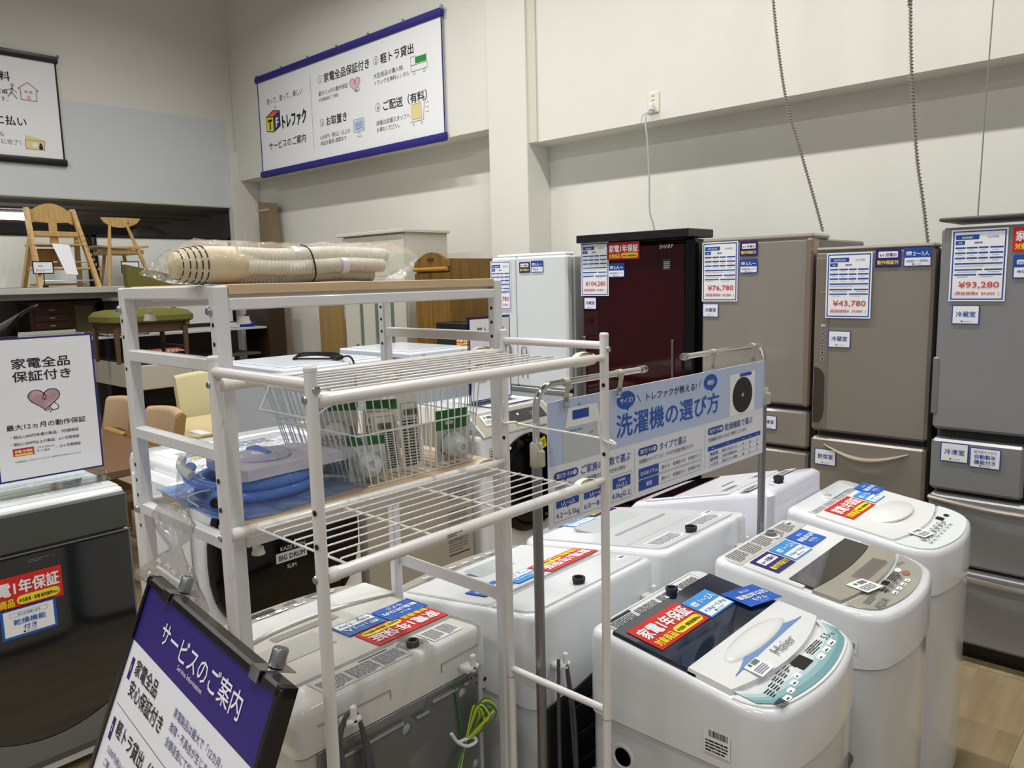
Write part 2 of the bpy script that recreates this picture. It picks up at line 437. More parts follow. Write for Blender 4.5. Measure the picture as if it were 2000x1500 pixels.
struct('wall_far', G().box((-11, -5, 0), (-11.2, 4.41, 2.5)), M('dim_wall', '#6b6966', .9))
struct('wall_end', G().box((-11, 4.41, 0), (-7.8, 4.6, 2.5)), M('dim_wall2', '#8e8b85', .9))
mz = struct('mezzanine_ceiling', G().box((-11, -5, 2.43), (-7.96, 4.41, 2.5)), dark_m)
g = G()
for i in range(5): g.box((-8.3-.55*i, -5, 2.415), (-8.34-.55*i, 4.4, 2.43))
struct('ceiling_rail', g, M('rail_grey', '#8d8a84', .6), mz)
struct('ceiling', G().box((-12, -5, 5.6), (4, 4.6, 5.7)), ceil_m)
lf = thing('tube_light', 'long glowing tube light fixed under the low dark ceiling', 'light', (-9.2, 1.9, 2.40))
G().box((-.06, -1.0, 0), (.06, 1.0, .03), .01).out('housing', plast_w, lf)
G().tube([(0, -.95, -.035), (0, .95, -.035)], .035, 10).out('glowing_tube', M('tube_glow', '#ffffff', .5, emit=9), lf)

# ---------------------------------------------------------------- banners
def banner(name, label, O, U, V, w, h, mt, rail_l, draw, side):
    t = thing(name, label, 'banner', O, absolute=True)
    s = Sheet(t, O, U, V, w, h, white, 'cloth', .004); Un, Vn, N = s.U, s.V, s.N
    draw(s); s.done()
    for k, nm in ((0, 'bottom_rail'), (1, 'top_rail')):
        y0 = -.03 if k == 0 else h-.03
        g = G().prism([s.O+Vn*y0-Un*.012-N*.004, s.O+Vn*(y0+.065)-Un*.012-N*.004, s.O+Vn*(y0+.06)-Un*.012+N*.02, s.O+Vn*(y0+.03)-Un*.012+N*.028, s.O+Vn*(y0+.005)-Un*.012+N*.02], Un*(w+.024))
        g.out(nm, mt, t)
    for k in (0, 1):
        x = 0 if k == 0 else w-side
        G().prism([s.O+Un*x+N*.003+Vn*.02, s.O+Un*(x+side)+N*.003+Vn*.02, s.O+Un*(x+side)+N*.003+Vn*(h-.02), s.O+Un*x+N*.003+Vn*(h-.02)], N*.004).out('side_edge', mt, t)
    n = rail_l
    for i in range(n):
        p = s.O + Un*(w*(i+.02)/(n-1) if n > 1 else w) + Vn*(h+.035) + N*.012
        G().lathe(p, [(.004, -.02), (.012, -.01), (.012, .008), (.005, .016)], 8).out('hook', zinc, t)
def draw_main(s):
    s.txt('売って、買って、楽しい', .155, .655, .062, ink, w=.64)
    x, y = .13, .385
    s.poly([(x, y+.02), (x+.13, y), (x+.13, y+.14), (x, y+.155)], yel, 1); s.poly([(x+.13, y), (x+.25, y+.04), (x+.25, y+.18), (x+.13, y+.14)], navyd, 1)
    s.poly([(x, y+.155), (x+.13, y+.14), (x+.25, y+.18), (x+.13, y+.2)], org, 1)
    s.line([(x, y+.02), (x+.13, y), (x+.25, y+.04), (x+.25, y+.18), (x+.13, y+.2), (x, y+.155), (x, y+.02)], .008, ink); s.line([(x, y+.155), (x+.13, y+.14), (x+.25, y+.18)], .007, ink); s.line([(x+.13, y), (x+.13, y+.14)], .007, ink)
    s.txt('T', x+.065, y+.03, .13, ink, 3, .05, 'c'); s.txt('F', x+.19, y+.04, .12, white, 3, .04, 'c'); s.txt('ル', x+.16, y+.215, .035, ink)
    s.txt('トレファク', .39, .40, .14, ink, 3, .05, w=.44); s.txt('サービスのご案内', .145, .225, .083, ink, 3, .015, w=.66)
    s.line([(.93, .13), (.93, .79)], .004, inkg)
    for n, xx, yy, t, wd in ((1, 1.05, .69, '家電全品保証付き', .67), (2, 1.87, .69, '軽トラ貸出', .42), (3, 1.05, .315, 'お取置き', .32), (4, 1.87, .315, 'ご配送（有料）', .56)):
        s.ring(xx+.03, yy+.033, .034, .004, ink); s.txt(str(n), xx+.03, yy+.01, .055, ink, a='c'); s.txt(t, xx+.09, yy, .085, ink, 3, .02, w=wd)
    s.txt('最大12ヵ月の動作保証', 1.05, .585, .045, ink, w=.45); s.txt('※全額返金にて保証', 1.05, .535, .032, ink, w=.3)
    s.txt('大型商品の購入時、', 1.86, .585, .045, ink, w=.4); s.txt('トラックを無料レンタル', 1.86, .53, .042, ink, w=.46)
    s.txt('5,000円（税込）以上の', 1.04, .205, .045, ink, w=.46); s.txt('商品を最長1週間まで', 1.04, .152, .042, ink, w=.4)
    s.txt('詳細は店舗スタッフへ', 1.87, .205, .045, ink, w=.44); s.txt('お尋ねください。', 1.87, .152, .042, ink, w=.3)
    heart(s, 1.6, .585, .075, True)
    # truck
    s.rect(2.36, .555, .17, .035, white, 1); s.frame(2.34, .545, .2, .05, .004, inkg, 2); s.rect(2.4, .6, .13, .05, green, 1); s.frame(2.34, .59, .06, .07, .004, inkg, 2)
    s.ring(2.38, .535, .016, .005, inkg); s.ring(2.5, .535, .016, .005, inkg)
    # monitor
    s.rect(1.56, .2, .14, .09, skyb, 1); s.frame(1.55, .19, .16, .11, .004, inkg, 2); s.line([(1.6, .15), (1.63, .19), (1.66, .15), (1.6, .15)], .004, inkg)
    for k in range(3): s.line([(1.58, .215+.02*k), (1.68, .225+.02*k)], .005, blue)
    # parcel on trolley
    s.rect(2.33, .18, .12, .12, sandm, 1); s.frame(2.33, .18, .12, .12, .003, inkg, 2); s.line([(2.31, .165), (2.47, .165), (2.49, .33)], .005, inkg); s.ring(2.35, .145, .012, .004, inkg); s.ring(2.45, .145, .012, .004, inkg)
    for k in range(3): s.line([(2.5, .22+.035*k), (2.54, .22+.035*k)], .004, inkg)
def heart(s, cx, cy, r, plug=False, stripes=False):
    pts = []
    for i in range(28):
        a = 2*PI*i/28; pts.append((cx + r*math.sin(a)**3, cy + r*.9*(13*math.cos(a)-5*math.cos(2*a)-2*math.cos(3*a)-math.cos(4*a))/17 + r*.1))
    s.poly(pts, pinkm, 1); s.line(pts+[pts[0]], r*.055, ink)
    s.line([(cx, cy+r*.5), (cx-r*.1, cy+r*.1), (cx+r*.06, cy), (cx+r*.12, cy+r*.25), (cx, cy+r*.5)], r*.05, ink)
    if stripes:
        for k in range(7):
            o = -r*.7 + k*r*.2; s.line([(cx+o-r*.15, cy-r*.35+abs(o)*.3), (cx+o+r*.35, cy+r*.35)], r*.05, M('stripe_rose', '#cf9ba6', .5), 1)
    if plug:
        s.poly([(cx+r*.25, cy-r*.55), (cx+r*.55, cy-r*.25), (cx+r*.8, cy-r*.45), (cx+r*.85, cy-r*.7), (cx+r*.5, cy-r*.8)], paper, 3)
        s.line([(cx+r*.25, cy-r*.55), (cx+r*.55, cy-r*.25), (cx+r*.8, cy-r*.45), (cx+r*.85, cy-r*.7), (cx+r*.5, cy-r*.8), (cx+r*.25, cy-r*.55)], r*.05, ink, 4)
        s.line([(cx+r*.3, cy-r*.62), (cx+r*.1, cy-r*.8)], r*.06, ink, 4); s.line([(cx+r*.42, cy-r*.75), (cx+r*.25, cy-r*.92)], r*.06, ink, 4)
banner('service_banner', 'long white banner with dark blue rails high on the back wall above the wardrobes', (-7.22, 4.18, 2.705), (1, 0, 0), (0, 0, 1), 2.72, .91, navy, 7, draw_main, .012)
def draw_left(s):
    k = 1.26
    s.txt('査定無料', k+.27, .655, .085, ink, 3, .02, 'r'); s.txt('お客様のご自宅の', k+.24, .54, .05, ink, a='r'); s.txt('お伺いします。', k+.24, .48, .045, ink, a='r')
    x, y = k+.34, .51
    s.line([(x, y), (x, y+.09), (x-.02, y+.09), (x+.06, y+.15), (x+.14, y+.09), (x+.12, y+.09), (x+.12, y), (x, y)], .007, M('brick_line', '#b77f76', .6)); s.rect(x+.045, y, .03, .04, pinkm); s.rect(x+.03, y+.06, .025, .02, inkl); s.rect(x+.065, y+.06, .025, .02, inkl)
    s.disc(x-.06, y+.11, .014, inkl); s.line([(x-.06, y+.1), (x-.07, y+.05), (x-.1, y+.01)], .014, inkl); s.line([(x-.07, y+.05), (x-.03, y)], .012, inkl); s.line([(x-.12, y+.06), (x-.06, y+.08), (x-.03, y+.05)], .01, inkl); s.rect(x-.14, y+.03, .04, .03, inkl)
    s.txt('すぐに現金に払い', k+.36, .29, .085, ink, 3, .02, 'r'); s.txt('その場で買取なら', k+.18, .185, .045, ink, a='r'); s.txt('スピーディに完了！', k+.3, .125, .045, ink, a='r')
    s.poly([(k+.33, .12), (k+.48, .1), (k+.5, .18), (k+.34, .215)], sandm); s.rect(k+.335, .095, .15, .08, sandm, 2); s.frame(k+.335, .095, .15, .08, .004, inkg, 3); s.disc(k+.41, .135, .022, white, 3); s.disc(k+.455, .145, .01, ink, 3); s.rect(k+.44, .1, .03, .035, ink, 3)
banner('service_banner', 'white banner with black rails hanging on the left wall above the high chair', (-7.78, .64, 2.735), (0, 1, 0), (0, 0, 1), 1.9, .885, black, 3, draw_left, .014)

# ---------------------------------------------------------------- wall outlet, cords
t = thing('wall_outlet', 'cream wall outlet with plugged lead high on the wall above the dark red refrigerator', 'outlet', (-2.65, 4.2, 2.655), absolute=True)
G().box((-2.69, 4.2, 2.59), (-2.61, 4.190, 2.715), .004).out('cover_plate', M('cream_plate', '#e4e2cf', .4), t)
g = G()
for z in (2.64, 2.665, 2.69):
    for x in (-2.658, -2.645): g.box((x-.002, 4.193, z-.006), (x+.002, 4.189, z+.006))
g.out('socket_slots', ink, t)
t = thing('refrigerator_lead', 'pale lead hanging from the wall outlet down to the dark red refrigerator', 'cable', (-2.65, 4.19, 2.6), absolute=True)
G().box((-2.662, 4.15, 2.6), (-2.635, 4.19, 2.64), .006).out('plug', plast_w, t)
pts = [(-2.65, 4.15, 2.6), (-2.66, 4.12, 2.55), (-2.645, 4.12, 2.4), (-2.64, 4.13, 2.2), (-2.63, 4.12, 2.0), (-2.60, 4.13, 1.86), (-2.59, 4.13, 1.5), (-2.59, 4.13, .9)]
G().tube(cat(pts), .0055, 8).out('cord', M('pale_cord', '#b4b7b6', .5), t)
G().tube([(-2.65, 4.15, 2.6), (-2.69, 4.13, 2.57), (-2.69, 4.12, 2.52), (-2.65, 4.12, 2.5), (-2.62, 4.13, 2.495)], .0025, 6).out('earth_wire', M('teal_wire', '#7f9fa6', .5), t)
def spiral(name, label, path, r=.0085):
    # hanging coil cord: a tight helix round a smooth path
    P = [V3(p) for p in path]; seg = []; L = 0
    for a, b in zip(P[:-1], P[1:]):
        n = max(2, int((b-a).length/.0035))
        for i in range(n): seg.append(a.lerp(b, i/n))
    g = G(); vs = []
    g.tube(P, r*.55, 6)
    for i, p in enumerate(seg):
        a = i*PI/2; vs.append(p + V3((math.cos(a)*r, math.sin(a)*r, 0)))
    g.tube(vs, .0022, 4)
    o = g.out(name, M('coil_cord', '#8d8a82', .5), None); return tag(o, label, 'cable', 'coiled cords hanging from the ceiling')
spiral('coiled_cord', 'coiled grey cord hanging down to the taupe refrigerator', cat([(-1.80, 3.85, 5.6), (-1.775, 3.85, 3.4), (-1.746, 3.85, 2.94), (-1.674, 3.85, 2.477), (-1.593, 3.87, 2.185), (-1.53, 3.89, 1.96), (-1.486, 3.9, 1.80)]))
spiral('coiled_cord', 'coiled grey cord hanging straight down to the price marked 43,780 refrigerator', cat([(-1.09, 3.75, 5.6), (-1.088, 3.75, 3.0), (-1.085, 3.75, 2.75), (-1.068, 3.75, 2.453), (-1.033, 3.75, 2.104), (-1.0, 3.755, 1.9), (-.971, 3.76, 1.705)]))
tag(G().tube([(-.815, 4.0, 5.6), (-.818, 4.0, 3.0), (-.831, 4.0, 2.322), (-.841, 4.02, 1.80)], .003, 6).out('thin_cord', M('thin_cord', '#8a877c', .6)), 'thin straight cord hanging behind the price marked 93,280 refrigerator', 'cable')

# ================================================================ REFRIGERATORS
def fridge(name, label, x0, x1, yf, yb, h, m, mside, rows, handles=None, top=None, foot=.06):
    """rows: list of (z0, z1, kind) doors from top to bottom"""
    t = thing(name, label, 'refrigerator', ((x0+x1)/2, (yf+yb)/2, 0), absolute=True)
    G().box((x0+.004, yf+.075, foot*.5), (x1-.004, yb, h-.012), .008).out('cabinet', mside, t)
    G().box((x0+.03, yf+.06, .0), (x1-.03, yf+.11, foot+.02)).out('kickplate', black, t)
    G().box((x0+.02, yf+.05, foot), (x1-.02, yf+.09, h-.03)).out('door_gasket', dkgrey, t)
    for (a, b, z0, z1, kind) in rows:
        g = G().box((x0+a*(x1-x0)+.002, yf, z0+.004), (x0+b*(x1-x0)-.002, yf+.062, z1-.004), .012)
        d = g.out('door' if kind == 'door' else 'drawer', m, t)
        xa, xb = x0+a*(x1-x0)+.004, x0+b*(x1-x0)-.004
        if kind == 'bowed':
            n = 14; r0 = []; r1 = []; pts = []
            for i in range(n+1):
                u = i/n; x = xa+.06+(xb-xa-.12)*u; pts.append((x, yf-.001-.022*math.sin(PI*u), z1-.035-.045*math.sin(PI*u)))
            G().tube(pts, [.003+.008*math.sin(PI*i/n) for i in range(n+1)], 8).out('handle', MC.get('fridge_taupe_edge') or m, d)
        if kind == 'bar':
            n = 12; pts = [(xa+.0+(xb-xa)*i/n, yf-.004-.022*math.sin(PI*i/n), z1-.02-.016*math.sin(PI*i/n)) for i in range(n+1)]
            G().tube(pts, .011, 8).out('handle', MC['satin_bar'], d)
    if top: G().box((x0+top[0], yf+top[1], h-.012), (x1-top[0], yf+top[2], h+top[3]), .01).out('top_cover', top[4], t)
    return t
M('satin_bar', '#b5b0a8', .25, metal=.8); M('fridge_taupe_edge', '#b4a89a', .3, metal=.4)
X, Z = (1, 0, 0), (0, 0, 1)
# white two door refrigerator at the pillar
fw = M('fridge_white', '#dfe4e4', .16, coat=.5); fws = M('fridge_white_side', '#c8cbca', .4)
f0 = fridge('refrigerator', 'tall white refrigerator with two loop handles beside the wall pillar', -3.4, -2.79, 3.5, 4.15, 1.745, fw, fws, [(0, .335, .94, 1.74, 'door'), (.335, 1, .94, 1.74, 'door'), (0, 1, .52, .93, 'drawer'), (0, 1, .06, .51, 'drawer')], top=(.03, .02, .12, .01, fw))
for x in (-3.25, -3.125):
    G().tube(cat([(x-.02, 3.497, 1.0), (x-.02, 3.49, 1.17), (x, 3.49, 1.19), (x+.02, 3.49, 1.17), (x+.02, 3.497, 1.0)], 4), .0035, 6).out('handle', M('handle_line', '#7f8382', .3), f0)
price_sheet(f0, (-3.4, 3.497, 1.415), X, Z, 'TOSHIBA', '2018年製', '¥65,780', '59,800', .172, 1.75)
card_six(f0, (-3.155, 3.497, 1.64), X, Z, .085); card_size(f0, (-3.06, 3.497, 1.64), X, Z, .095, '3人～', '400L～', blue2)
G().box((-3.4, 3.488, .915), (-2.79, 3.5, .945), .004).out('door_rail', M('satin_rail', '#9b9b98', .3, metal=.6), f0)
# dark red glass refrigerator
fr = M('fridge_red_glass', '#2e0308', .05, spec=.35)
f1 = fridge('refrigerator', 'dark red glass refrigerator with black top between the white and taupe ones', -2.685, -2.03, 3.5, 4.1, 1.80, fr, black, [(0, 1, .87, 1.775, 'door'), (0, .5, .62, .86, 'drawer'), (.5, 1, .62, .86, 'drawer'), (0, 1, .34, .61, 'drawer'), (0, 1, .06, .33, 'drawer')])
G().box((-2.69, 3.46, 1.793), (-1.985, 3.72, 1.835), .003).out('top_cover', M('black_top', '#141416', .35), f1)
G().box((-2.035, 3.505, .9), (-1.975, 3.56, 1.79), .01).out('door_edge', blackg, f1)
for a, b in ((-2.10, -2.085), (-2.675, -2.655)): G().box((a, 3.492, .87), (b, 3.5, 1.27), .002).out('handle_recess', M('dark_steel', '#6f6a68', .3, metal=.7), f1)
s = Sheet(f1, (0, 3.4995, 0), X, Z); s.txt('SHARP', -2.175, 1.742, .028, silver, bold=.01); s.rect(-2.155, 1.63, .05, .06, ink); s.fine(-2.148, 1.64, .036, .04, 4, silver); s.done()
price_sheet(f1, (-2.685, 3.497, 1.50), X, Z, 'SHARP', '2020年製', '¥104,280', '94,800', .19, 1.55)
card_year(f1, (-2.50, 3.497, 1.695), X, Z, .205); card_size(f1, (-2.495, 3.497, 1.60), X, Z, .105, '3人～', '400L～', blue2); card_room(f1, (-2.665, 3.497, 1.425), X, Z, '冷蔵室', .085)
s = Sheet(f1, (-2.66, 3.497, .775), X, Z, .1, .085, blue2, 'compartment_card'); s.rect(.003, .003, .094, .079, white); s.txt('便利なとっても', .05, .06, .012, blue2, a='c'); s.txt('自動製氷', .05, .035, .02, blue2, 3, .02, 'c'); s.txt('機能付き', .05, .01, .02, blue2, 3, .02, 'c'); s.done()
# taupe glass refrigerator
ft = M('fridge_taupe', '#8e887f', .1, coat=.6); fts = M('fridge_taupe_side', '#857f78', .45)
f2 = fridge('refrigerator', 'glossy taupe refrigerator priced 76,780 yen next to the dark red one', -1.93, -1.372, 3.5, 4.17, 1.765, ft, fts, [(0, 1, .98, 1.76, 'door'), (0, .5, .78, .965, 'drawer'), (.5, 1, .78, .965, 'drawer'), (0, 1, .42, .77, 'drawer'), (0, 1, .06, .41, 'drawer')], top=(.0, .0, .2, .012, ft))
G().box((-1.405, 3.49, .985), (-1.372, 3.57, 1.755), .008).out('door_edge_trim', M('rose_trim', '#a39184', .25, metal=.6), f2)
price_sheet(f2, (-1.925, 3.497, 1.47), X, Z, 'HITACHI', '2018年製', '¥76,780', '69,800', .19, 1.52)
card_six(f2, (-1.725, 3.497, 1.685), X, Z, .09); card_size(f2, (-1.725, 3.497, 1.605), X, Z, .09, '3人～', '400L～', blue2); card_room(f2, (-1.92, 3.497, 1.392), X, Z, '冷蔵室', .085); card_room(f2, (-1.61, 3.497, .86), X, Z, '冷凍室', .085)
# matt taupe refrigerator with curved handle
fb = M('fridge_champagne', '#8c867c', .3, metal=.15)
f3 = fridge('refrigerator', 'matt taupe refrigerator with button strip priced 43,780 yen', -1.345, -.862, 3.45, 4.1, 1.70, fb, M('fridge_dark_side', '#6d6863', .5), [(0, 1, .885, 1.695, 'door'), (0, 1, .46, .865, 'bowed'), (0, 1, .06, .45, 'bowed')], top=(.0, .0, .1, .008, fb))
G().box((-1.335, 3.447, .9), (-1.275, 3.452, 1.66), .002).out('button_strip', M('strip_taupe', '#7c736b', .3), f3)
s = Sheet(f3, (0, 3.4465, 0), X, Z)
for k in range(5): s.ring(-1.3, 1.33-.028*k, .008, .002, silver); s.disc(-1.3, 1.33-.028*k, .004, dkgrey)
s.txt('HITACHI', -1.315, 1.51, .01, silver); s.rect(-1.31, 1.36, .02, .012, silver); s.done()
g = G(); n = 12; pts = [(-1.332, z, 0) for z in (0,)]; prof = [(-1.333, .93), (-1.333, 1.18)] + [(-1.333+.045*math.sin(PI/2*i/6), 1.18-.05*(1-math.cos(PI/2*i/6))) for i in range(1, 7)] + [(-1.288, .99), (-1.295, .95), (-1.31, .93)]
G().prism([(x, 3.442, z) for x, z in prof], (0, .006, 0)).out('handle_recess', M('recess_brown', '#3f3731', .4), f3)
price_sheet(f3, (-1.29, 3.442, 1.40), X, Z, 'HITACHI', '2016年製', '¥43,780', '39,800', .19)
card_six(f3, (-1.09, 3.447, 1.615), X, Z, .1); card_size(f3, (-.98, 3.447, 1.615), X, Z, .105, '2～3人', '200L～399L', blue2); card_room(f3, (-1.275, 3.447, 1.27), X, Z, '冷蔵室', .095); card_room(f3, (-1.32, 3.447, .735), X, Z, '野菜室', .095)
# grey refrigerator at the right edge
fg = M('fridge_grey', '#8f9091', .32, metal=.25)
f4 = fridge('refrigerator', 'large silver grey refrigerator priced 93,280 yen at the right edge', -.84, -.24, 3.42, 4.1, 1.775, fg, fg, [(0, 1, .955, 1.765, 'door'), (0, .55, .705, .925, 'drawer'), (.55, 1, .705, .925, 'drawer'), (0, 1, .40, .695, 'bar'), (0, 1, .075, .395, 'bar')])
G().box((-.845, 3.40, 1.785), (-.235, 3.75, 1.80), .005).out('top_cover', M('hinge_cover', '#55524e', .4), f4)
G().box((-.845, 3.418, 1.02), (-.818, 3.47, 1.25), .004).out('handle_plate', M('hgrey', '#7c7c7a', .4, metal=.3), f4)
price_sheet(f4, (-.80, 3.417, 1.475), X, Z, 'SHARP', '2020年製', '¥93,280', '84,800', .19, 1.45)
card_year(f4, (-.595, 3.417, 1.66), X, Z, .2); card_size(f4, (-.59, 3.417, 1.56), X, Z, .12, '3人～', '400L～', blue2); card_room(f4, (-.785, 3.417, 1.385), X, Z, '冷蔵室', .095); card_room(f4, (-.80, 3.417, .83), X, Z, '冷凍室', .1)
s = Sheet(f4, (-.695, 3.417, .82), X, Z, .105, .08, blue2, 'compartment_card'); s.rect(.003, .003, .099, .074, white); s.txt('細々取りできる', .052, .06, .011, blue2, a='c'); s.txt('自動製氷', .052, .038, .019, blue2, 3, .02, 'c'); s.txt('機能付き', .052, .016, .019, blue2, 3, .02, 'c'); logo(s, .035, .006, .007); s.done()

# ================================================================ WASHING MACHINES (top loading). local frame: front faces +x
class Washer:
    def __init__(s, label, cx, cy, rz, W, D, zf, zb, bow=.03, rc=.055, seam=.13, body=None, cover=None, rb=.03, name='washing_machine', taper=0):
        s.W, s.D, s.zf, s.zb, s.bow, s.rc, s.rb = W, D, zf, zb, bow, rc, rb
        s.t = thing(name, label, 'washing machine', (cx, cy, 0), rz)
        s.body = body or app_w2; s.cover = cover or app_w
        zs = zf - seam
        r0 = s.foot(.004); g = G()
        g.loft([[(x, y, .035) for x, y in s.foot(.02)], [(x, y, .05) for x, y in r0], [(x, y, zs-.006) for x, y in r0], [(x, y, zs-.0035) for x, y in s.foot(.007)], [(x, y, zs-.003) for x, y in s.foot(.012)]])
        g.out('cabinet', s.body, s.t, ang=40)
        g = G()
        for sx in (-1, 1):
            for sy in (-1, 1): g.cyl((sx*(D/2-.08), sy*(W/2-.08), 0), (sx*(D/2-.08), sy*(W/2-.08), .04), .022, 10)
        g.out('foot', rubber, s.t)
        g = G(); a, b_, c, d = s.foot(0), s.foot(.001+taper*.3), s.foot(.004+taper), s.foot(.011+taper)
        g.loft([[(x, y, zs) for x, y in a], [(x, y, s.T(x)-.018) for x, y in b_], [(x, y, s.T(x)-.0055) for x, y in c], [(x, y, s.T(x)) for x, y in d]])
        g.out('top_cover', s.cover, s.t, ang=50)
    def T(s, x): return s.zf + (s.zb-s.zf)*(s.D/2-x)/s.D
    def xf(s, y, i=0):
        W2 = s.W/2; x = s.D/2 - s.bow*(y/W2)**2; q = abs(y)-(W2-s.rc)
        if q > 0: x -= s.rc - math.sqrt(max(0, s.rc**2-min(q, s.rc)**2))
        return x - i
    def xb(s, y):
        W2 = s.W/2; x = -s.D/2; q = abs(y)-(W2-s.rb)
        if q > 0: x += s.rb - math.sqrt(max(0, s.rb**2-min(q, s.rb)**2))
        return x
    def ys(s, i=0, n=26):
        W2 = s.W/2 - i; o = [-W2 + 2*W2*k/n for k in range(n+1)]
        return sorted(set([round(v, 5) for v in o] + [sg*(W2-s.rc*f) for sg in (-1, 1) for f in (.02, .07, .16, .3, .5, .75)]))
    def foot(s, i=0):
        k = (s.W-2*i)/s.W; kx = (s.D-2*i)/s.D; ys = s.ys()
        return [(s.xf(y)*kx, y*k) for y in ys] + [(s.xb(y)*kx, y*k) for y in reversed(ys)]
    def region(s, name, mat, lo, hi, h=.004, y0=None, y1=None, i=.02, dome=0, parent=None, below=.004):
        """a raised piece of the lid that follows the outline of the machine: lo(y) .. hi(y)"""
        y0 = -s.W/2+i if y0 is None else y0; y1 = s.W/2-i if y1 is None else y1; n = 22
        k = s.W/(s.W-2*i); R = []; F = []
        ys = [y0+(y1-y0)*(1-math.cos(PI*j/n))/2 for j in range(n+1)]
        for y in ys:
            a = max(lo(y), s.xb(y*k)+i); b = min(hi(y), s.xf(y*k)-i); R.append((a, y)); F.append((max(b, a+.0005), y))
        pts = F + R[::-1]; g = G()
        cx = sum(p[0] for p in pts)/len(pts); cy = sum(p[1] for p in pts)/len(pts)
        def ring(sc_, dz): return [(cx+(x-cx)*sc_, cy+(y-cy)*sc_, s.T(cx+(x-cx)*sc_)+dz) for x, y in pts]
        rings = [ring(1, -below), ring(1, h*.6), ring(.992, h)]
        if dome: rings += [ring(.8, h+dome*.6), ring(.4, h+dome)]
        g.loft(rings); return g.out(name, mat, parent or s.t, ang=30)
    def sheet(s, x, y, rear=False, h=.0045, w=0, hh=0, mat=None, name='label', th=.0008):
        """a printed sheet on the lid; (x, y) its lower left corner as read"""
        sl = (s.zb-s.zf)/s.D
        if rear: return Sheet(s.t, (x, y, s.T(x)+h), (0, -1, 0), (1, 0, -sl), w, hh, mat, name, th)
        return Sheet(s.t, (x, y, s.T(x)+h), (0, 1, 0), (-1, 0, sl), w, hh, mat, name, th)
    def ouv(s, x, y, rear=False, h=.0055):
        sl = (s.zb-s.zf)/s.D
        return ((x, y, s.T(x)+h), (0, -1, 0), (1, 0, -sl)) if rear else ((x, y, s.T(x)+h), (0, 1, 0), (-1, 0, sl))
    def nozzle(s, x, y, m=None, r=.016, h=.02):
        z = s.T(x); o = G().lathe((x, y, z-.002), [(r*1.9, 0), (r*2.0, .004), (r*1.5, .006), (r*1.2, .004)], 20).out('inlet_collar', s.cover, s.t)
        G().lathe((x, y, z), [(r, 0), (r, h*.6), (r*1.12, h*.62), (r*1.12, h), (r*.8, h), (r*.7, h*.4)], 16).out('water_inlet', m or rubber, s.t)
    def hook(s, y, z=None, m=None):
        x = -s.D/2; z = z or s.zf-.05
        G().box((x-.03, y-.014, z-.006), (x, y+.014, z+.006), .003).box((x-.036, y-.006, z-.004), (x-.026, y+.006, z+.035), .003).box((x-.036, y-.016, z+.0), (x-.026, y+.016, z+.012), .004).out('cord_hook', plast_w, s.t)
    def cord(s, y, z, drop=.5, m=None, r=.0035, n=4, label=None):
        x = -s.D/2-.022; g = G()
        for i in range(n):
            a = random.uniform(-.02, .02); b = random.uniform(.0, .03)
            g.tube(cat([(x, y-.012, z), (x-.006-.004*i, y-.03-a*.4, z-drop*.3), (x-.01, y-.02+a, z-drop*.75), (x-.004, y+.0+a, z-drop-b), (x-.012, y+.026+a*.3, z-drop*.7), (x-.008, y+.024, z-drop*.3), (x, y+.012, z)], 5), r, 6)
        g.out('power_cord', m or cable_g, s.t)
    def back(s, m, z1=None, label=None):
        x = -s.D/2; z1 = z1 or s.zf-.15
        o = G().box((x-.006, -s.W/2+.05, .1), (x+.004, s.W/2-.05, z1), .004).out('back_panel', m, s.t)
        return o
    def bumper(s, y, z):  # round rubber cap on a side
        sg = 1 if y > 0 else -1
        G().ball((s.D/2-.08, sg*(s.W/2), z), (.014, .006, .014), 10, 6).out('side_cap', s.cover, s.t)
def panel_print(s, ys, xs, mats=(ink, inkg), btn=None, n=5, seed=1):
    """little keys and captions of a control panel; s is a Sheet whose x runs along the panel"""
    rn = random.Random(seed)
    for i in range(n):
        x = xs[0] + (xs[1]-xs[0])*i/(n-1)
        s.rect(x-.011, ys[0], .022, .012, btn or white, 1, .003); s.fine(x-.008, ys[0]+.003, .016, .005, 1, mats[0], seed=i)
        s.fine(x-.012, ys[0]+.018, .024, .014, 3, mats[1], seed=i+9)

# --- front right: white one with navy lid and teal panel
A = Washer('white washing machine with navy glass lid half and teal control panel, nearest in front row', -.728, 1.465, 0, .455, .44, .802, .862, .036, .06, .125)
glassn = M('navy_glass_lid', '#0a1a30', .05, coat=1)
arc = lambda c, b: (lambda y: c + b*(1-(2*y/.455)**2))
A.region('glass_lid', glassn, lambda y: -.165, lambda y: .03, .009)
lid = A.region('lid', plast_w, lambda y: .012, arc(.098, .036), .012, dome=.004)
g = G(); n = 16; r0 = []; r1 = []
pts = [(.075+.018*math.sin(PI*i/n)-.0-.012*math.cos(PI*i/n)*0, -.17+.34*i/n) for i in range(n+1)]
top = [(.088, -.17+.34*i/n) for i in range(n+1)]
crescent = [(x, y) for x, y in zip([.092-.008*(i/n) for i in range(n+1)], [-.165+.33*i/n for i in range(n+1)])] + [(.092-.008*i/n-.034*math.sin(PI*i/n)**1.6, -.165+.33*i/n) for i in range(n, -1, -1)]
G().loft([[(x, y, A.T(x)+.012) for x, y in crescent], [(x, y, A.T(x)+.0185) for x, y in crescent]]).out('handle_scoop', M('scoop_blue', '#6f93c9', .3, coat=.3), lid)
rings = []
for f, hh in ((1, -.002), (.97, .004), (.85, .0085), (.6, .011), (.25, .012)):
    rings.append([(.058+ .034*f*math.cos(a)*(1 if math.cos(a) < 0 else .75), -.005+.135*f*math.sin(a), A.T(.058)+.0115+hh+(-.002*math.cos(a))) for a in [2*PI*k/30 for k in range(30)]])
G().loft(rings).out('handle_scoop_rise', plast_w, lid, ang=60)
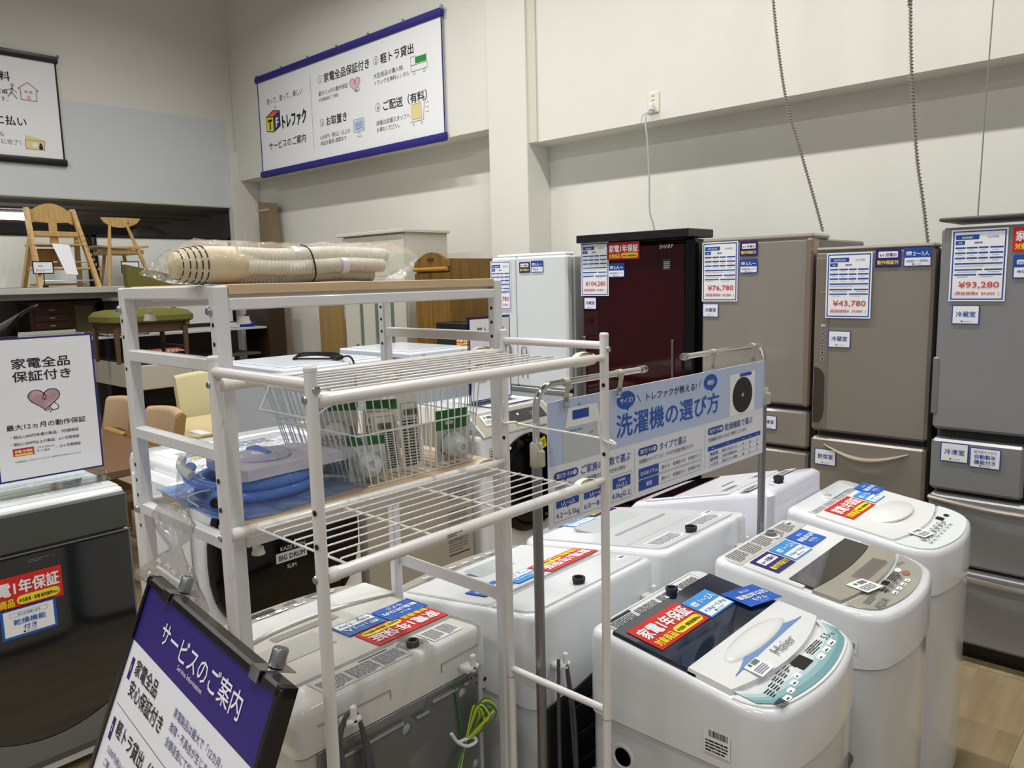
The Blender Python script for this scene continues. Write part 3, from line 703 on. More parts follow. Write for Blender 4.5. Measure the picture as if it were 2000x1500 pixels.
pn = A.region('control_panel', plast_w, arc(.106, .037), lambda y: 9, .004, i=.012)
s = A.sheet(.222, -.18, h=.0052)
teal = [M('panel_teal_%d' % i, c, .3, coat=.4) for i, c in enumerate(('#6d9da3', '#8db3b8', '#b3cccf', '#d3e0e2'))]
for i, (lo_, m_) in enumerate(((0, teal[0]), (.014, teal[1]), (.026, teal[2]), (.038, teal[3]))):
    # curved bands that follow the bowed front edge
    k = []; n = 14
    def fx(y, off): return A.xf(y*1.06) - .018 - off
    ya = -.2; pp = []
    ls = (0, .014, .026, .038, .05)
    a_, b_ = ls[i], ls[i+1]
    for j in range(n+1):
        y = -.2+.4*j/n; pp.append((y+.18, .222-fx(y, a_)))
    for j in range(n, -1, -1):
        y = -.2+.4*j/n; pp.append((y+.18, .222-fx(y, b_)))
    s.poly(pp, m_, 1)
s.rect(.155, .055, .052, .03, black, 2, .003); s.txt('88', .163, .06, .018, dkgrey, 3)
for i in range(4): s.rect(.03+.029*i, .033+.006*i, .021, .012, white, 2, .003); s.fine(.034+.029*i, .036+.006*i, .013, .006, 1, ink, 3, seed=i)
for i in range(5): s.fine(.02+.026*i, .058+.004*i, .02, .022, 4, ink, 3, seed=i+20)
for i in range(3): s.rect(.222+.036*i, .045+.003*i, .028, .013, white, 2, .003); s.fine(.226+.036*i, .048+.003*i, .02, .006, 1, ink, 3, seed=i+4)
s.fine(.225, .066, .07, .02, 4, ink, 3, seed=31); s.txt('5.5', .31, .068, .022, ink, 3); s.txt('kg', .34, .068, .012, ink, 3); s.barcode(-.0, .03, .03, .02); s.done()
s = A.sheet(.118, -.03, h=.0172); s.txt('Haier', 0, .0, .032, inkg, 3, 0, w=.09); s.done()
s = A.sheet(-.163, -.19, h=.001, w=.37, hh=.042, mat=paperg, name='instruction_label'); s.frame(.002, .002, .366, .038, .001, ink); s.rect(.004, .031, .09, .007, ink, 2)
for i in range(4): s.fine(.008+.09*i, .004, .08, .026, 6, ink, 3, .45, seed=i)
s.done()
card_year(A.t, *A.ouv(-.055, -.19, h=.0095), .195); card_size(A.t, *A.ouv(-.052, .01, h=.0095), .108)
O_, U_, V_ = A.ouv(-.012, .118, h=.014); card_model(A.t, O_, (.28, .96, 0.0), V_, .105)
tag_small(A.t, *A.ouv(.13, -.13, h=.017))
A.nozzle(-.175, .045, M('navy_rubber', '#2a3247', .5), .013)
s = Sheet(A.t, (.06, -.229, .70), (1, 0, 0), (0, 0, 1)); s.rect(-.0, 0, .055, .05, white, 1); s.barcode(.01, .034, .04, .013); s.fine(.004, .004, .046, .026, 4, ink); s.done()
A.bumper(-1, .668)
for zz, xx in ((.58, -.02), (.5, .1), (.60, -.13)):
    G().lathe((xx, -.2235, zz), [(.03, .001), (.03, -.001), (.027, -.002), (.023, -.002), (.02, 0)], 24, 'y').out('side_emboss', app_w2, A.t)
s = Sheet(A.t, (.2, .13, .56), (0, 1, 0), (0, 0, 1)); s.done()
s = Sheet(A.t, (.195, .11, .55), (-.28, .96, 0), (0, 0, 1), .085, .12, silver, 'energy_label'); s.rect(0, .095, .085, .025, ink, 1); s.fine(.008, .01, .07, .08, 7, inkg); s.done()
# cling film still wrapped round the lower cabinet
g = G(); fo = A.foot(-.006)
n_ = len(fo); r0 = [(x, y, .06) for x, y in fo]; r1 = [(x, y, .53 + .06*(x/.22) - .05*math.sin(7*y)) for x, y in fo]
g.loft([r0, [(x*1.004, y*1.004, .3) for x, y in fo], r1], False, False); g.out('wrapping_film', wrapf, A.t)
G().tube([(x*1.006, y*1.006, z+.0) for x, y, z in r1], .0025, 5, True).out('film_edge', film2, A.t)

# --- middle front row: taupe glass front
B_ = Washer('white washing machine with taupe front panel and dark window, middle of the front row', -.716, 1.998, 0, .46, .45, .806, .862, .036, .06, .125)
win = M('smoked_window', '#3f3c37', .08, coat=1); taupe = M('lid_taupe', '#a5a294', .2, coat=.6)
B_.region('rear_strip', M('rear_strip_taupe', '#c5c2bb', .35), lambda y: -9, lambda y: -.15, .003)
ld = B_.region('lid', plast_w, lambda y: -.145, arc(.012, .0), .006)
B_.region('lid_window', win, lambda y: -.03, lambda y: .03+.018*(1-(2*y/.46)**2), .008, y0=-.195, y1=.195)
B_.region('lid_front', taupe, lambda y: .032+.018*(1-(2*y/.46)**2), lambda y: .098+.03*(1-(2*y/.46)**2), .009)
B_.region('control_panel', taupe, lambda y: .105+.03*(1-(2*y/.46)**2), lambda y: 9, .004, i=.022)
n = 10; sc_pts = [(.10, -.055), (.10, .105), (.055, .1), (.06, -.05)]
g = G(); x0, x1, y0, y1 = .062, .105, -.055, .11
g.box((x0-.004, y0-.004, B_.T(.09)+.006), (x1+.004, y1+.004, B_.T(.06)+.0075), .001); g.out('handle_rim', MC['satin_bar'], ld)
rings = []
for i in range(9):
    a = PI*i/8; x = (x0+x1)/2 - (x1-x0)/2*math.cos(a); rings.append([(x, y0+.004, B_.T(.08)+.0095-.006*math.sin(a)), (x, y1-.004, B_.T(.08)+.0095-.006*math.sin(a))])
G().loft(rings, False, False, closed=False).out('handle_recess', M('steel_recess', '#8b8b85', .18, metal=.9), ld)
s = B_.sheet(.21, -.19, h=.005)
s.txt('AQUA', .02, .03, .024, inkg, 3, .01); s.fine(.02, .045+.012, .08, .016, 3, inkg); panel_print(s, (.028, 0), (.14, .24), n=4); s.rect(.165, .06, .028, .016, black, 1)
s.fine(.12, .05, .035, .025, 3, ink); s.fine(.205, .055, .06, .022, 4, ink); s.disc(.285, .05, .017, M('print_copper', '#a8664a', .4), 1, ry=.01); s.disc(.285, .07, .014, white, 1, ry=.008); s.txt('4.5kg', .315, .075, .017, inkg); s.done()
s = B_.sheet(-.155, -.205, h=.0035); 
for i in range(5): s.fine(.01+.075*i, .005, .066, .045, 7, inkg, 2, .45, seed=i+40)
s.rect(.36, .02, .035, .022, white, 1); s.barcode(.365, .024, .025, .012, seed=9); s.done()
card_six(B_.t, *B_.ouv(-.06, -.185, h=.007), .105); card_size(B_.t, *B_.ouv(-.062, -.07, h=.007), .108); card_model(B_.t, *B_.ouv(-.068, .05, h=.0075), .105)
O_, U_, V_ = B_.ouv(.135, -.12, h=.011); tag_small(B_.t, O_, (.25, .97, 0), V_, .066)
B_.nozzle(-.185, .05, M('taupe_rubber', '#8c8781', .5), .013, .014)
s = Sheet(B_.t, (.10, -.2305, .72), (1, 0, 0), (0, 0, 1)); s.rect(0, 0, .05, .03, white); s.barcode(.006, .008, .04, .016); s.done()

# --- far front row: plain white
D_ = Washer('plain white washing machine with small dark display, far end of the front row', -.74, 2.525, 0, .475, .455, .806, .868, .04, .06, .125)
D_.region('lid', plast_w, lambda y: -.135, lambda y: .085+.035*(1-(2*y/.475)**2), .007)
D_.region('control_panel', M('panel_pale_green', '#dfe7e4', .3), lambda y: .093+.035*(1-(2*y/.475)**2), lambda y: 9, .004, i=.012)
G().lathe((.02, .02, D_.T(.02)+.005), [(.001, 0), (.14, 0), (.138, .004), (.12, .008), (.001, .011)], 26).out('lid_dome', plast_w, D_.t).scale = (.42, 1, 1)
G().ball((.025, .02, D_.T(.03)+.006), (.034, .13, .012), 20, 7).out('lid_handle', plast_w, D_.t)
s = D_.sheet(.21, -.19, h=.005); panel_print(s, (.035, 0), (.05, .26), n=7, btn=M('panel_pale', '#d4dcda', .4)); s.rect(.27, .065, .03, .022, black, 2); s.disc(.335, .07, .014, dkgrey, 2, ry=.008)
for i in range(6): s.ring(.06+.035*i, .06, .014, .002, inkg)
s.barcode(.30, .1, .035, .012); s.done()
s = D_.sheet(-.12, -.2, h=.001, w=.36, hh=.045, mat=paperg, name='instruction_label')
for i in range(4): s.fine(.006+.09*i, .004, .08, .036, 7, inkg, 2, .45, seed=i+60)
s.rect(.19, .036, .14, .004, inkg, 3); s.done()
card_year(D_.t, *D_.ouv(-.04, -.165, h=.008), .2); card_size(D_.t, *D_.ouv(-.045, .05, h=.008), .1); card_model(D_.t, *D_.ouv(-.07, .13, h=.0095), .1)
O_, U_, V_ = D_.ouv(.15, -.13, h=.0085); tag_small(D_.t, O_, (.2, .98, 0), V_, .06)
D_.nozzle(-.18, -.0, app_c, .012, .012)

# ================================================================ back row (fronts face the other way)
rowb = PI
# warm white one under the rack, seen from behind
N_ = Washer('warm white washing machine standing inside the racks with its grey back panel showing', -1.365, .868, rowb, .465, .51, .842, .872, .035, .05, .056, M('warm_body', '#c9c8c3', .35), app_c, rb=.02)
N_.region('control_panel', panelg, lambda y: .165, lambda y: 9, .004, i=.016)
N_.region('front_bar', plast_w, lambda y: .035+.05*(1-(2*y/.465)**2), lambda y: .163, .012, i=.010, dome=.003)
nl = N_.region('lid', M('lid_warm', '#d6d5cf', .25, coat=.4), lambda y: -.165, lambda y: .033+.05*(1-(2*y/.465)**2), .006)
G().box((.035, -.06, N_.T(.05)+.004), (.062, .10, N_.T(.05)+.0085), .002).out('lid_grip', M('grip_taupe', '#9b9a90', .3), nl)
N_.region('lid_inset', M('lid_inset_grey', '#c6c6c1', .15, coat=.6), lambda y: -.07, lambda y: .02, .0075, y0=.02, y1=.2, parent=nl)
s = N_.sheet(.245, -.19, h=.005)
s.rect(.19, .02, .085, .02, dkgrey, 1)
for i in range(5): s.rect(.12+.0+.048*i, .045, .03, .013, white, 1, .003); s.fine(.124+.048*i, .048, .02, .007, 1, ink, 3, seed=i)
for i in range(4): s.fine(.07+.06*i, .018 if i != 2 else .06, .035, .02, 4, ink, 2, seed=i+7)
s.poly([(.02, .035), (.05, .03), (.09, .035), (.10, .045), (.08, .055), (.04, .055)], M('panel_patch', '#b9b7ac', .3), 1); s.done()
s = N_.sheet(-.238, .157, True, h=.001, w=.2, hh=.066, mat=paperg, name='instruction_label'); s.rect(.11, .057, .07, .005, M('print_plum', '#5a4a50', .5), 1)
for i in range(3): s.fine(.006+.064*i, .005, .058, .048, 8, inkg, 2, .45, seed=i+80)
s.done()
s = N_.sheet(-.232, -.105, True, h=.001, w=.078, hh=.058, mat=white, name='warning_label')
for i in range(2): s.fine(.004+.038*i, .005, .033, .048, 9, inkg, 2, .45, seed=i+90)
s.done()
card_year(N_.t, *N_.ouv(-.078, -.207, h=.0075), .19); card_size(N_.t, *N_.ouv(-.004, -.106, h=.0085), .098, m=M('print_mid_blue', '#3a6fb8', .35)); card_model(N_.t, *N_.ouv(-.012, -.214, h=.009), .105)
G().lathe((-.208, -.067, N_.T(-.208)-.004), [(.001, .0045), (.027, .0045), (.033, .0052), (.035, .0042)], 28).out('inlet_recess', M('recess_grey', '#8f8f8b', .4), N_.t)
G().lathe((-.208, -.067, N_.T(-.208)), [(.013, 0), (.0135, .010), (.0125, .013), (.009, .013), (.008, .003)], 18).out('water_inlet', M('inlet_brown', '#4b443f', .5), N_.t)
N_.hook(-.159, .806); N_.hook(.136, .826)
pm = M('zinc_back_panel', '#7f8283', .38, metal=.55)
bx_ = -.255
bk = G().box((bx_-.003, -.2, .1), (bx_, .195, .785), .001).out('back_flange', M('zinc_flange', '#8f9394', .35, metal=.6), N_.t)
b2_ = G().prism([(bx_-.003, -.185, .1), (bx_-.003, .165, .1), (bx_-.003, .165, .762), (bx_-.003, -.005, .762), (bx_-.003, -.02, .754), (bx_-.003, -.045, .754), (bx_-.003, -.06, .772), (bx_-.003, -.165, .772), (bx_-.003, -.185, .752)], (-.008, 0, 0)).out('back_panel', pm, N_.t)
for ya, yb, zz in ((.16, .012, .7605), (-.02, -.052, .756), (-.062, -.13, .7705), (-.15, -.162, .7705)):
    G().tube([(bx_-.011, ya, zz), (bx_-.012, (ya+yb)/2, zz), (bx_-.011, yb, zz)], .0042, 6).out('rolled_edge', MC['satin_bar'], b2_)
g = G()
for (y, z) in ((.08, .56), (-.03, .62), (-.03, .42), (.08, .36)):
    g.loft([[(bx_-.011, y-.03, z-.07), (bx_-.011, y+.03, z-.07), (bx_-.011, y+.03, z+.06), (bx_-.011, y-.03, z+.08)], [(bx_-.015, y-.02, z-.05), (bx_-.015, y+.02, z-.05), (bx_-.015, y+.02, z+.045), (bx_-.015, y-.02, z+.06)]])
g.out('pressed_ribs', pm, b2_)
for y, z in ((.004, .745), (-.145, .755), (-.178, .58)):
    G().lathe((bx_-.009, y, z), [(.011, 0), (.011, -.003), (.005, -.007)], 12, 'x').out('screw', zinc, b2_)
for y0 in (.166, -.198):
    pl = G().box((bx_-.006, y0, .70 if y0 > 0 else .745), (bx_-.003, y0+.03, .745 if y0 > 0 else .782), .001).out('hinge_plate', M('zinc_flange', '#8f9394'), N_.t)
    for k in range(4): G().lathe((bx_-.0061, y0+.008+.014*(k % 2), (.712 if y0 > 0 else .755)+.018*(k//2)), [(.0025, .0005), (.0025, -.0004)], 8, 'x').out('plate_hole', ink, pl)
for y0, y1, zz in ((-.205, -.10, .835), (.19, .03, .835)):
    G().tube([(bx_-.0006, y0, zz), (bx_-.0006, y1, zz-.002), (bx_-.0006, y1, zz-.02)], .0012, 5).out('moulded_line', M('line_grey', '#9d9d99', .5), N_.t)
x = bx_-.022; g = G()
for i in range(4):
    d_ = .30+.03*i
    g.tube(cat([(x, .150, .838), (x-.003, .162+.003*i, .80), (x-.008, .155+.004*i, .72), (x-.01, .135, .62), (x-.008, .13-.006*i, .838-d_), (x-.014, .115, .62), (x-.01, .112-.004*i, .72), (x-.004, .12, .82), (x, .135, .845), (x, .150, .838)], 6), .0042, 6)
g.out('power_cord', cable_g, N_.t)
G().tube(cat([(x-.02, .15, .69), (x-.024, .135, .684), (x-.02, .105, .694), (x-.018, .09, .70)], 4), .005, 6).out('cord_tie', blue, N_.t)
g = G(); gy = M('earth_wire_green', '#2c7a3a', .45); gy2 = M('earth_wire_yellow', '#c9cf3e', .45)
g.use(gy).tube(cat([(bx_-.012, -.122, .79), (bx_-.014, -.126, .75), (bx_-.018, -.135, .67)]), .0022, 6)
rn = random.Random(4)
for i in range(11):
    a = rn.uniform(.02, .06); b = rn.uniform(.02, .05); g.use(gy if i % 2 else gy2); o_ = bx_-.02
    g.tube(cat([(o_, -.137, .655), (o_-.01-i*.002, -.137-a*.9, .655+b), (o_-.016-i*.002, -.137-a*1.2, .70+b*.3), (o_-.012-i*.001, -.137-a*.7, .72+b*.3), (o_-.004, -.138, .655), (o_-.008, -.125+a*.4, .60), (o_-.006, -.11+a*.6, .52-b), (o_-.004, -.12+a*.2, .47-b)], 5), .002, 5)
g.out('earth_wire', None, N_.t)
G().tube(cat([(bx_-.034, -.09, .70), (bx_-.036, -.105, .675), (bx_-.038, -.13, .655), (bx_-.034, -.158, .650), (bx_-.026, -.155, .658), (bx_-.024, -.115, .664)], 5), .0035, 6).out('wire_tie', plast_w, N_.t)
s = Sheet(N_.t, (bx_-.0006, -.203, .63), (0, -1, 0), (0, 0, 1))
for (x, y, r) in ((.018, .12, .005), (.004, .05, .003), (.008, .02, .003)): s.disc(x, y, r, ink)
s.rect(.012, .098, .009, .002, ink); s.rect(.018, .02, .004, .022, ink); s.done()

# white with dark back and comb vent lid
S_ = Washer('white washing machine with comb vent lid and black back, behind the tube rack', -1.302, 1.40, rowb, .48, .55, .80, .885, .04, .05, .13)
S_.region('control_panel', panelg, lambda y: .185+.02*(1-(2*y/.46)**2), lambda y: 9, .004, i=.02)
sl_ = S_.region('lid', app_w, lambda y: -.12, lambda y: .175, .006)
G().box((.05, -.06, S_.T(.06)+.0055), (.12, .07, S_.T(.06)+.0075), .001).out('lid_grip', M('grip_grey', '#a9b1b0', .3), sl_)
s = S_.sheet(-.118, .19, True, h=.0072)
for i in range(60): s.rect(.004+.0062*i, 0, .0032, .016, inkg)
s.done()
s = S_.sheet(.24, -.17, h=.005); panel_print(s, (.02, 0), (.05, .29), n=6); s.fine(.05, .045, .22, .014, 2, inkg); s.done()
S_.region('rear_deck', app_w, lambda y: -9, lambda y: -.128, .005)
card_year(S_.t, *S_.ouv(-.018, -.222, h=.008), .195); card_size(S_.t, *S_.ouv(-.015, -.022, h=.008), .1); card_model(S_.t, *S_.ouv(-.005, .085, h=.008), .1)
s = S_.sheet(-.21, -.17, True, h=.005, w=.035, hh=.025, mat=white, name='stock_label'); s.barcode(.012, .004, .02, .012, seed=5); s.fine(.003, .017, .02, .006, 1); s.done()
S_.nozzle(-.225, .02, rubber, .014, .02)
G().prism([(-.272, -.2, .1), (-.272, .2, .1), (-.272, .2, .66), (-.272, .1, .67), (-.272, -.2, .725)], (-.008, 0, 0)).out('back_panel', M('black_back', '#1a1c1d', .4), S_.t)
for i in range(4): G().box((-.286, -.18, .62-.07*i), (-.283, .12, .632-.07*i), .001).out('back_rib', M('black_back2', '#242628', .35), S_.t)
S_.hook(.175, .76); S_.hook(-.18, .80); S_.cord(.175, .78, .55, cable_g, .004, 3)
G().box((-.1, -.232, .755), (-.085, -.2295, .78)).out('side_slot', M('slot_grey', '#8c9091', .5), S_.t)
for z in (.56, .5, .4, .33):
    G().box((-.29, -.225, z-.02), (-.282, -.2, z+.02), .003).out('corner_bracket', app_w2, S_.t)
s = S_.sheet(.12, .21, True, h=.001, w=.075, hh=.014, mat=blue2, name='feature_label'); s.fine(.004, .003, .066, .008, 1, skyb); s.done()

# white behind the hanging sign
H_ = Washer('large white washing machine with ribbed lid vent directly below the hanging sign', -1.292, 1.905, rowb, .47, .56, .80, .885, .045, .05, .13)
hl = H_.region('lid', app_w, lambda y: -.135, lambda y: .2, .006, i=.03)
G().box((.03, -.12, H_.T(.08)+.005), (.12, .12, H_.T(.04)+.008), .002).out('lid_well', M('lid_well', '#b9c1c0', .3), hl)
H_.region('rear_deck', app_w, lambda y: -9, lambda y: -.142, .006, i=.03)
s = H_.sheet(-.05, .13, True, h=.0072)
for i in range(44): s.rect(.004+.006*i, 0, .003, .014, inkg)
s.done()
for k, yy in enumerate((.19, -.03)):
    s = H_.sheet(-.235, yy, True, h=.0065, w=.13, hh=.06, mat=white, name='instruction_label'); s.fine(.006, .006, .118, .048, 7, inkg, 2, .5, seed=k+5); s.done()
s = H_.sheet(-.18, -.15, True, h=.0065, w=.05, hh=.022, mat=white, name='stock_label'); s.barcode(.02, .004, .024, .012, seed=5); s.done()
H_.nozzle(-.235, .035, rubber, .015, .022); H_.hook(.15, .76); H_.cord(.15, .78, .2, cable_g, .004, 3); H_.hook(-.16, .80)
card_size(H_.t, *H_.ouv(.15, .07, True, h=.007), .11); card_six(H_.t, *H_.ouv(.17, -.06, True, h=.007), .12)
G().box((-.285, -.2, .12), (-.278, .2, .68), .003).out('back_panel', M('pale_back', '#b4b8b6', .4), H_.t)
G().lathe((-.2, .235, .70), [(.008, 0), (.008, .003), (.003, .004)], 10, 'y').out('side_screw', dkgrey, H_.t)

# bulky white with straight edges, farthest
K_ = Washer('boxy lilac white washing machine with dark rear opening, behind the right sign pole', -1.27, 2.47, rowb, .42, .56, .78, .925, .01, .02, .17, M('lilac_white', '#d9dae4', .25, coat=.3), M('lilac_white', '#d9dae4', .25), taper=.012)
K_.region('lid', M('lilac_lid', '#e2e3ea', .22), lambda y: -.12, lambda y: .2, .005)
K_.region('lid_glass', blackg, lambda y: .1, lambda y: .19, .008, y0=-.17, y1=.17)
for k, (xx, yy) in enumerate(((-.1, .16), (-.1, -.06), (-.19, .19), (-.19, -.06))):
    s = K_.sheet(xx, yy, True, h=.0055, w=.1 if k < 2 else .12, hh=.035, mat=paperg, name='instruction_label'); s.fine(.005, .005, .09, .025, 5, inkg, 2, .5, seed=k+15); s.done()
s = K_.sheet(-.03, .06, True, h=.006); s.rect(0, 0, .09, .008, inkg); s.done()
K_.nozzle(-.235, .07, rubber, .015, .024); K_.hook(.19, .72); K_.cord(.19, .75, .14, cable_g, .004, 3)
s = Sheet(K_.t, (-.2815, .02, .72), (0, -1, 0), (0, 0, 1), .19, .13, M('spec_paper', '#dcdde3', .5), 'spec_label')
for i in range(4): s.fine(.006+.045*i, .01, .04, .11, 12, ink, 2, .45, seed=i+33)
s.txt('Panasonic', .07, .115, .012, ink, 3, .01); s.frame(.095, .03, .03, .06, .001, ink, 3); s.frame(.14, .05, .03, .05, .001, ink, 3); s.done()

# ================================================================ WHITE SQUARE-TUBE RACK WITH BIRCH BOARDS
t = thing('storage_rack', 'white square tube rack with two birch boards at the centre left', 'rack', (-1.24, .82, 0), absolute=True)
RX0, RX1, RY0, RY1 = -1.415, -1.06, .524, 1.123; pw = .022
# note: far frame stands slightly wider, as in the photograph
XL = {0: RX0, 1: -1.437}
posts = []
for j, (ya, xl) in enumerate(((RY0, XL[0]), (RY1-pw, XL[1]))):
    for xa in (xl, RX1-pw):
        p = G().box((xa, ya, .02), (xa+pw, ya+pw, 1.602), .003).out('post', steel_w, t); posts.append(p)
        for z in (1.545, 1.517, 1.489, 1.461, 1.290, 1.262, 1.234, 1.178):
            if abs(z-1.486) < .012 and j == 0: continue
            if j == 1 and z < 1.4: continue
            G().cyl((xa+pw/2, ya-.0004, z), (xa+pw/2, ya+.0008, z), .0034, 12).out('bolt_hole', black, p)
        G().lathe((xa+pw/2, ya+pw/2, 0), [(.014, 0), (.014, .012), (.006, .02)], 12).out('foot', plast_w, t)
def bar(a, b, name='crossbar', ch=.002): return G().box(a, b, ch).out(name, steel_w, t)
for z in (1.582, 1.475, 1.339, 1.200, .93):
    bar((RX0+pw, RY0+.001, z), (RX1-pw, RY0+pw-.001, z+.02)); 
for z in (1.582, 1.478, 1.200):
    bar((XL[1]+pw, RY1-pw+.001, z), (RX1-pw, RY1-.001, z+.02))
bar((XL[1]+pw, RY1-.008, .925), (RX1-.003, RY1-.004, .955), 'flat_bracket'); bar((RX1-.012, RY1-.012, .92), (RX1+.004, RY1-.002, .945), 'bracket_tab')
for z in (1.5655, 1.206):
    for xa in (RX1-pw, XL[0]): bar((xa+(.002 if xa > -1.2 else 0), RY0+pw, z), (xa+pw-(0 if xa > -1.2 else .002), RY1-pw, z+.018), 'long_beam')
b1 = G().box((RX0+.002, RY0+pw+.001, 1.5885), (RX1-.0005, RY1-pw-.001, 1.6035), .001).out('upper_board', woodl, t)
b2 = G().box((RX0+pw+.002, RY0+pw+.014, 1.2245), (RX1-.006, RY1-pw-.004, 1.2385), .001).out('lower_board', woodl, t)
for x in (-1.33, -1.15): G().box((x, RY0+pw, 1.578), (x+.02, RY1-pw, 1.588), .001).out('board_support', steel_w, t); G().box((x, RY0+pw, 1.214), (x+.02, RY1-pw, 1.2245), .001).out('board_support', steel_w, t)
for (x, y, z) in ((RX0+.005, RY0-.0, 1.565), (RX1-.017, RY0, 1.565), (RX0+.006, RY0, 1.208), (RX1-.014, RY0, 1.205)):
    G().lathe((x, y, z), [(.007, .0), (.0075, -.002), (.005, -.005), (.002, -.0055)], 12, 'y').out('bolt', zinc, t)
for (x, y, z) in ((RX0+.045, RY0+.034, 1.5655), (RX1-.015, RY0+.05, 1.5655), (RX1-.02, RY0+.05, 1.206)):
    G().lathe((x, y, z), [(.0045, 0), (.0045, -.006), (.0025, -.007), (.002, -.0095), (.0085, -.010), (.009, -.016), (.0105, -.0185), (.0105, -.021), (.009, -.0215)][::-1], 18).out('levelling_knob', plast_w2, t)

# ================================================================ WHITE ROUND-TUBE RACK WITH WIRE SHELVES
t = thing('wire_rack', 'white round tube rack with two wire shelves in front of the birch board rack', 'rack', (-.92, .81, 0), absolute=True)
TX0, TX1, TY0, TY1 = -1.046, -.8, .508, 1.106; r = .0082
for x in (TX0, TX1):
    for y in (TY0, TY1):
        p = G().cyl((x, y, .02), (x, y, 1.498), r, 16).out('post', tube_w, t)
        G().lathe((x, y, 1.497), [(r*1.04, 0), (r*1.04, .004), (r*.8, .0065), (.001, .007)], 16).out('end_cap', tube_w, t)
        G().lathe((x, y, 0), [(.011, 0), (.011, .02), (r, .022)], 12).out('foot', plast_w, t)
        for z in ((1.323, 1.280) if y == TY0 else (1.411, 1.286)): G().cyl((x+.0035, y-r+.0008, z), (x+.0035, y-r-.0003, z), .0037, 12).out('bolt_hole', black, p)
        G().cyl((x, y, .772), (x, y, .774), r*1.05, 16).out('post_joint', M('joint_grey', '#a9a7a2', .5), t)
        for z in (1.462, 1.236):
            if y == TY0: G().lathe((x-.003, y-r+.002, z), [(.0048, 0), (.0058, -.001), (.0045, -.0035), (.002, -.0038)], 12, 'y').out('bolt', zinc, t)
        G().lathe((x+r-.002, y+.002, 1.474), [(.005, 0), (.006, .001), (.005, .0035), (.002, .003)], 12, 'x').out('bolt', zinc, t)
for y in (TY0, TY1): G().cyl((TX0, y, 1.481), (TX1, y, 1.481), .0072, 14).out('end_tube', tube_w, t)
G().cyl((TX0, TY1, .79), (TX1, TY1, .79), .0072, 14).out('end_tube', tube_w, t); G().cyl((TX0, TY0, .79), (TX1, TY0, .79), .0072, 14).out('end_tube', tube_w, t)
for z in (1.460, 1.2375):
    for x in (TX0, TX1):
        G().cyl((x, TY0+.006, z), (x, TY1-.075, z), .0088, 16).out('shelf_tube', tube_w, t)
        G().cyl((x, TY1-.09, z), (x, TY1, z), .006, 12).out('inner_tube', tube_w, t)
        G().lathe((x, TY0+.008, z), [(.0094, 0), (.0098, .002), (.0098, .014), (.009, .015)], 16, 'y').out('collar', tube_w, t)
        G().lathe((x, TY1-.085, z), [(.0095, 0), (.0105, .002), (.0108, .03), (.0098, .05), (.0075, .054)], 16, 'y').out('slide_collar', M('collar_ivory', '#f0ecdf', .35, coat=.3), t)
        G().loft([[(x-.006, TY1-.075+v, z+.009+h_), (x+.006, TY1-.075+v, z+.009+h_)] for v, h_ in ((-.008, 0), (.002, .0045), (.018, .0055), (.034, .001), (.036, -.002), (.02, .0015), (.0, 0))], False, False, closed=False).out('clamp_lever', MC['collar_ivory'], t)
    gz = z + .006
    nw = 8
    for k in range(nw):
        x = TX0+.012+(TX1-TX0-.024)*(k+.5)/nw
        G().tube([(x, TY0+.045, gz-.003), (x, TY0+.046, gz), (x, TY0+.52, gz), (x, TY0+.521, gz-.003)], .0015, 6).out('shelf_wire', tube_w, t, ang=60)
    for y in (TY0+.044, TY0+.19, TY0+.345, TY0+.522):
        G().cyl((TX0, y, gz-.003), (TX1, y, gz-.003), .0019, 6).out('cross_wire', tube_w, t)
G().tube(cat([(TX0+.008, TY1-.012, 1.36), (TX0+.002, TY1-.012, 1.33), (TX0+.006, TY1-.01, 1.317), (TX0+.02, TY1+.01, 1.317), (TX0+.035, TY1+.016, 1.312), (TX1-.02, TY1+.016, 1.308), (TX1+.012, TY1+.014, 1.303), (TX1+.016, TY1-.0, 1.305), (TX1, TY1-.012, 1.317), (TX1-.004, TY1-.012, 1.35)], 5), .0024, 8).out('back_wire', tube_w, t)
s = Sheet(t, (TX1+.0090, .71, 1.232), (0, 1, 0), (0, 0, 1)); s.fine(0, .004, .03, .006, 2, inkg, fill=.6); s.rect(0, -.003, .03, .0008, ink); s.done()

# ---------------------------------------------------------------- goods on the birch boards
# cream hair-dryer style nozzle with ribbed hoses in a clear bag
t = thing('bagged_hose_set', 'clear plastic bag of cream nozzle and ribbed white hoses on the top board', 'hose set', (-1.13, .80, 1.6035), absolute=True)
cream = M('cream_plastic', '#e3d2ae', .4, coat=.2); creamw = M('hose_cream_white', '#ece6d6', .45)
def rib(path, r, n=10, amp=.12, step=.006, mat=None):
    P = cat(path, 10); L = [0]
    for a, b in zip(P[:-1], P[1:]): L.append(L[-1]+(b-a).length)
    out_, rs = [], []; m = int(L[-1]/(step/4)); j = 0
    for i in range(m+1):
        d = L[-1]*i/m
        while j < len(L)-2 and L[j+1] < d: j += 1
        f = (d-L[j])/max(1e-9, L[j+1]-L[j]); out_.append(P[j].lerp(P[j+1], f)); rs.append(r*(1+amp*math.cos(2*PI*d/step)))
    return out_, rs
HX = -1.115
g = G(); g.lathe((HX, .49, 1.632), [(.006, -.002), (.017, .002), (.0235, .015), (.0275, .04), (.0285, .09), (.026, .125), (.018, .15), (.012, .155)], 22, 'y')
nz = g.out('nozzle_body', cream, t)
g = G()
for k in range(5):
    for a in range(10):
        a0 = 2*PI*(a+.12)/10; a1 = 2*PI*(a+.88)/10; y = .499+.0085*k; rr_ = [.0202, .0238, .0256, .0272, .0282][k]
        g.tube([(HX+rr_*math.sin(a0+(a1-a0)*q/4), y, 1.632+rr_*math.cos(a0+(a1-a0)*q/4)) for q in range(5)], .0011, 4)
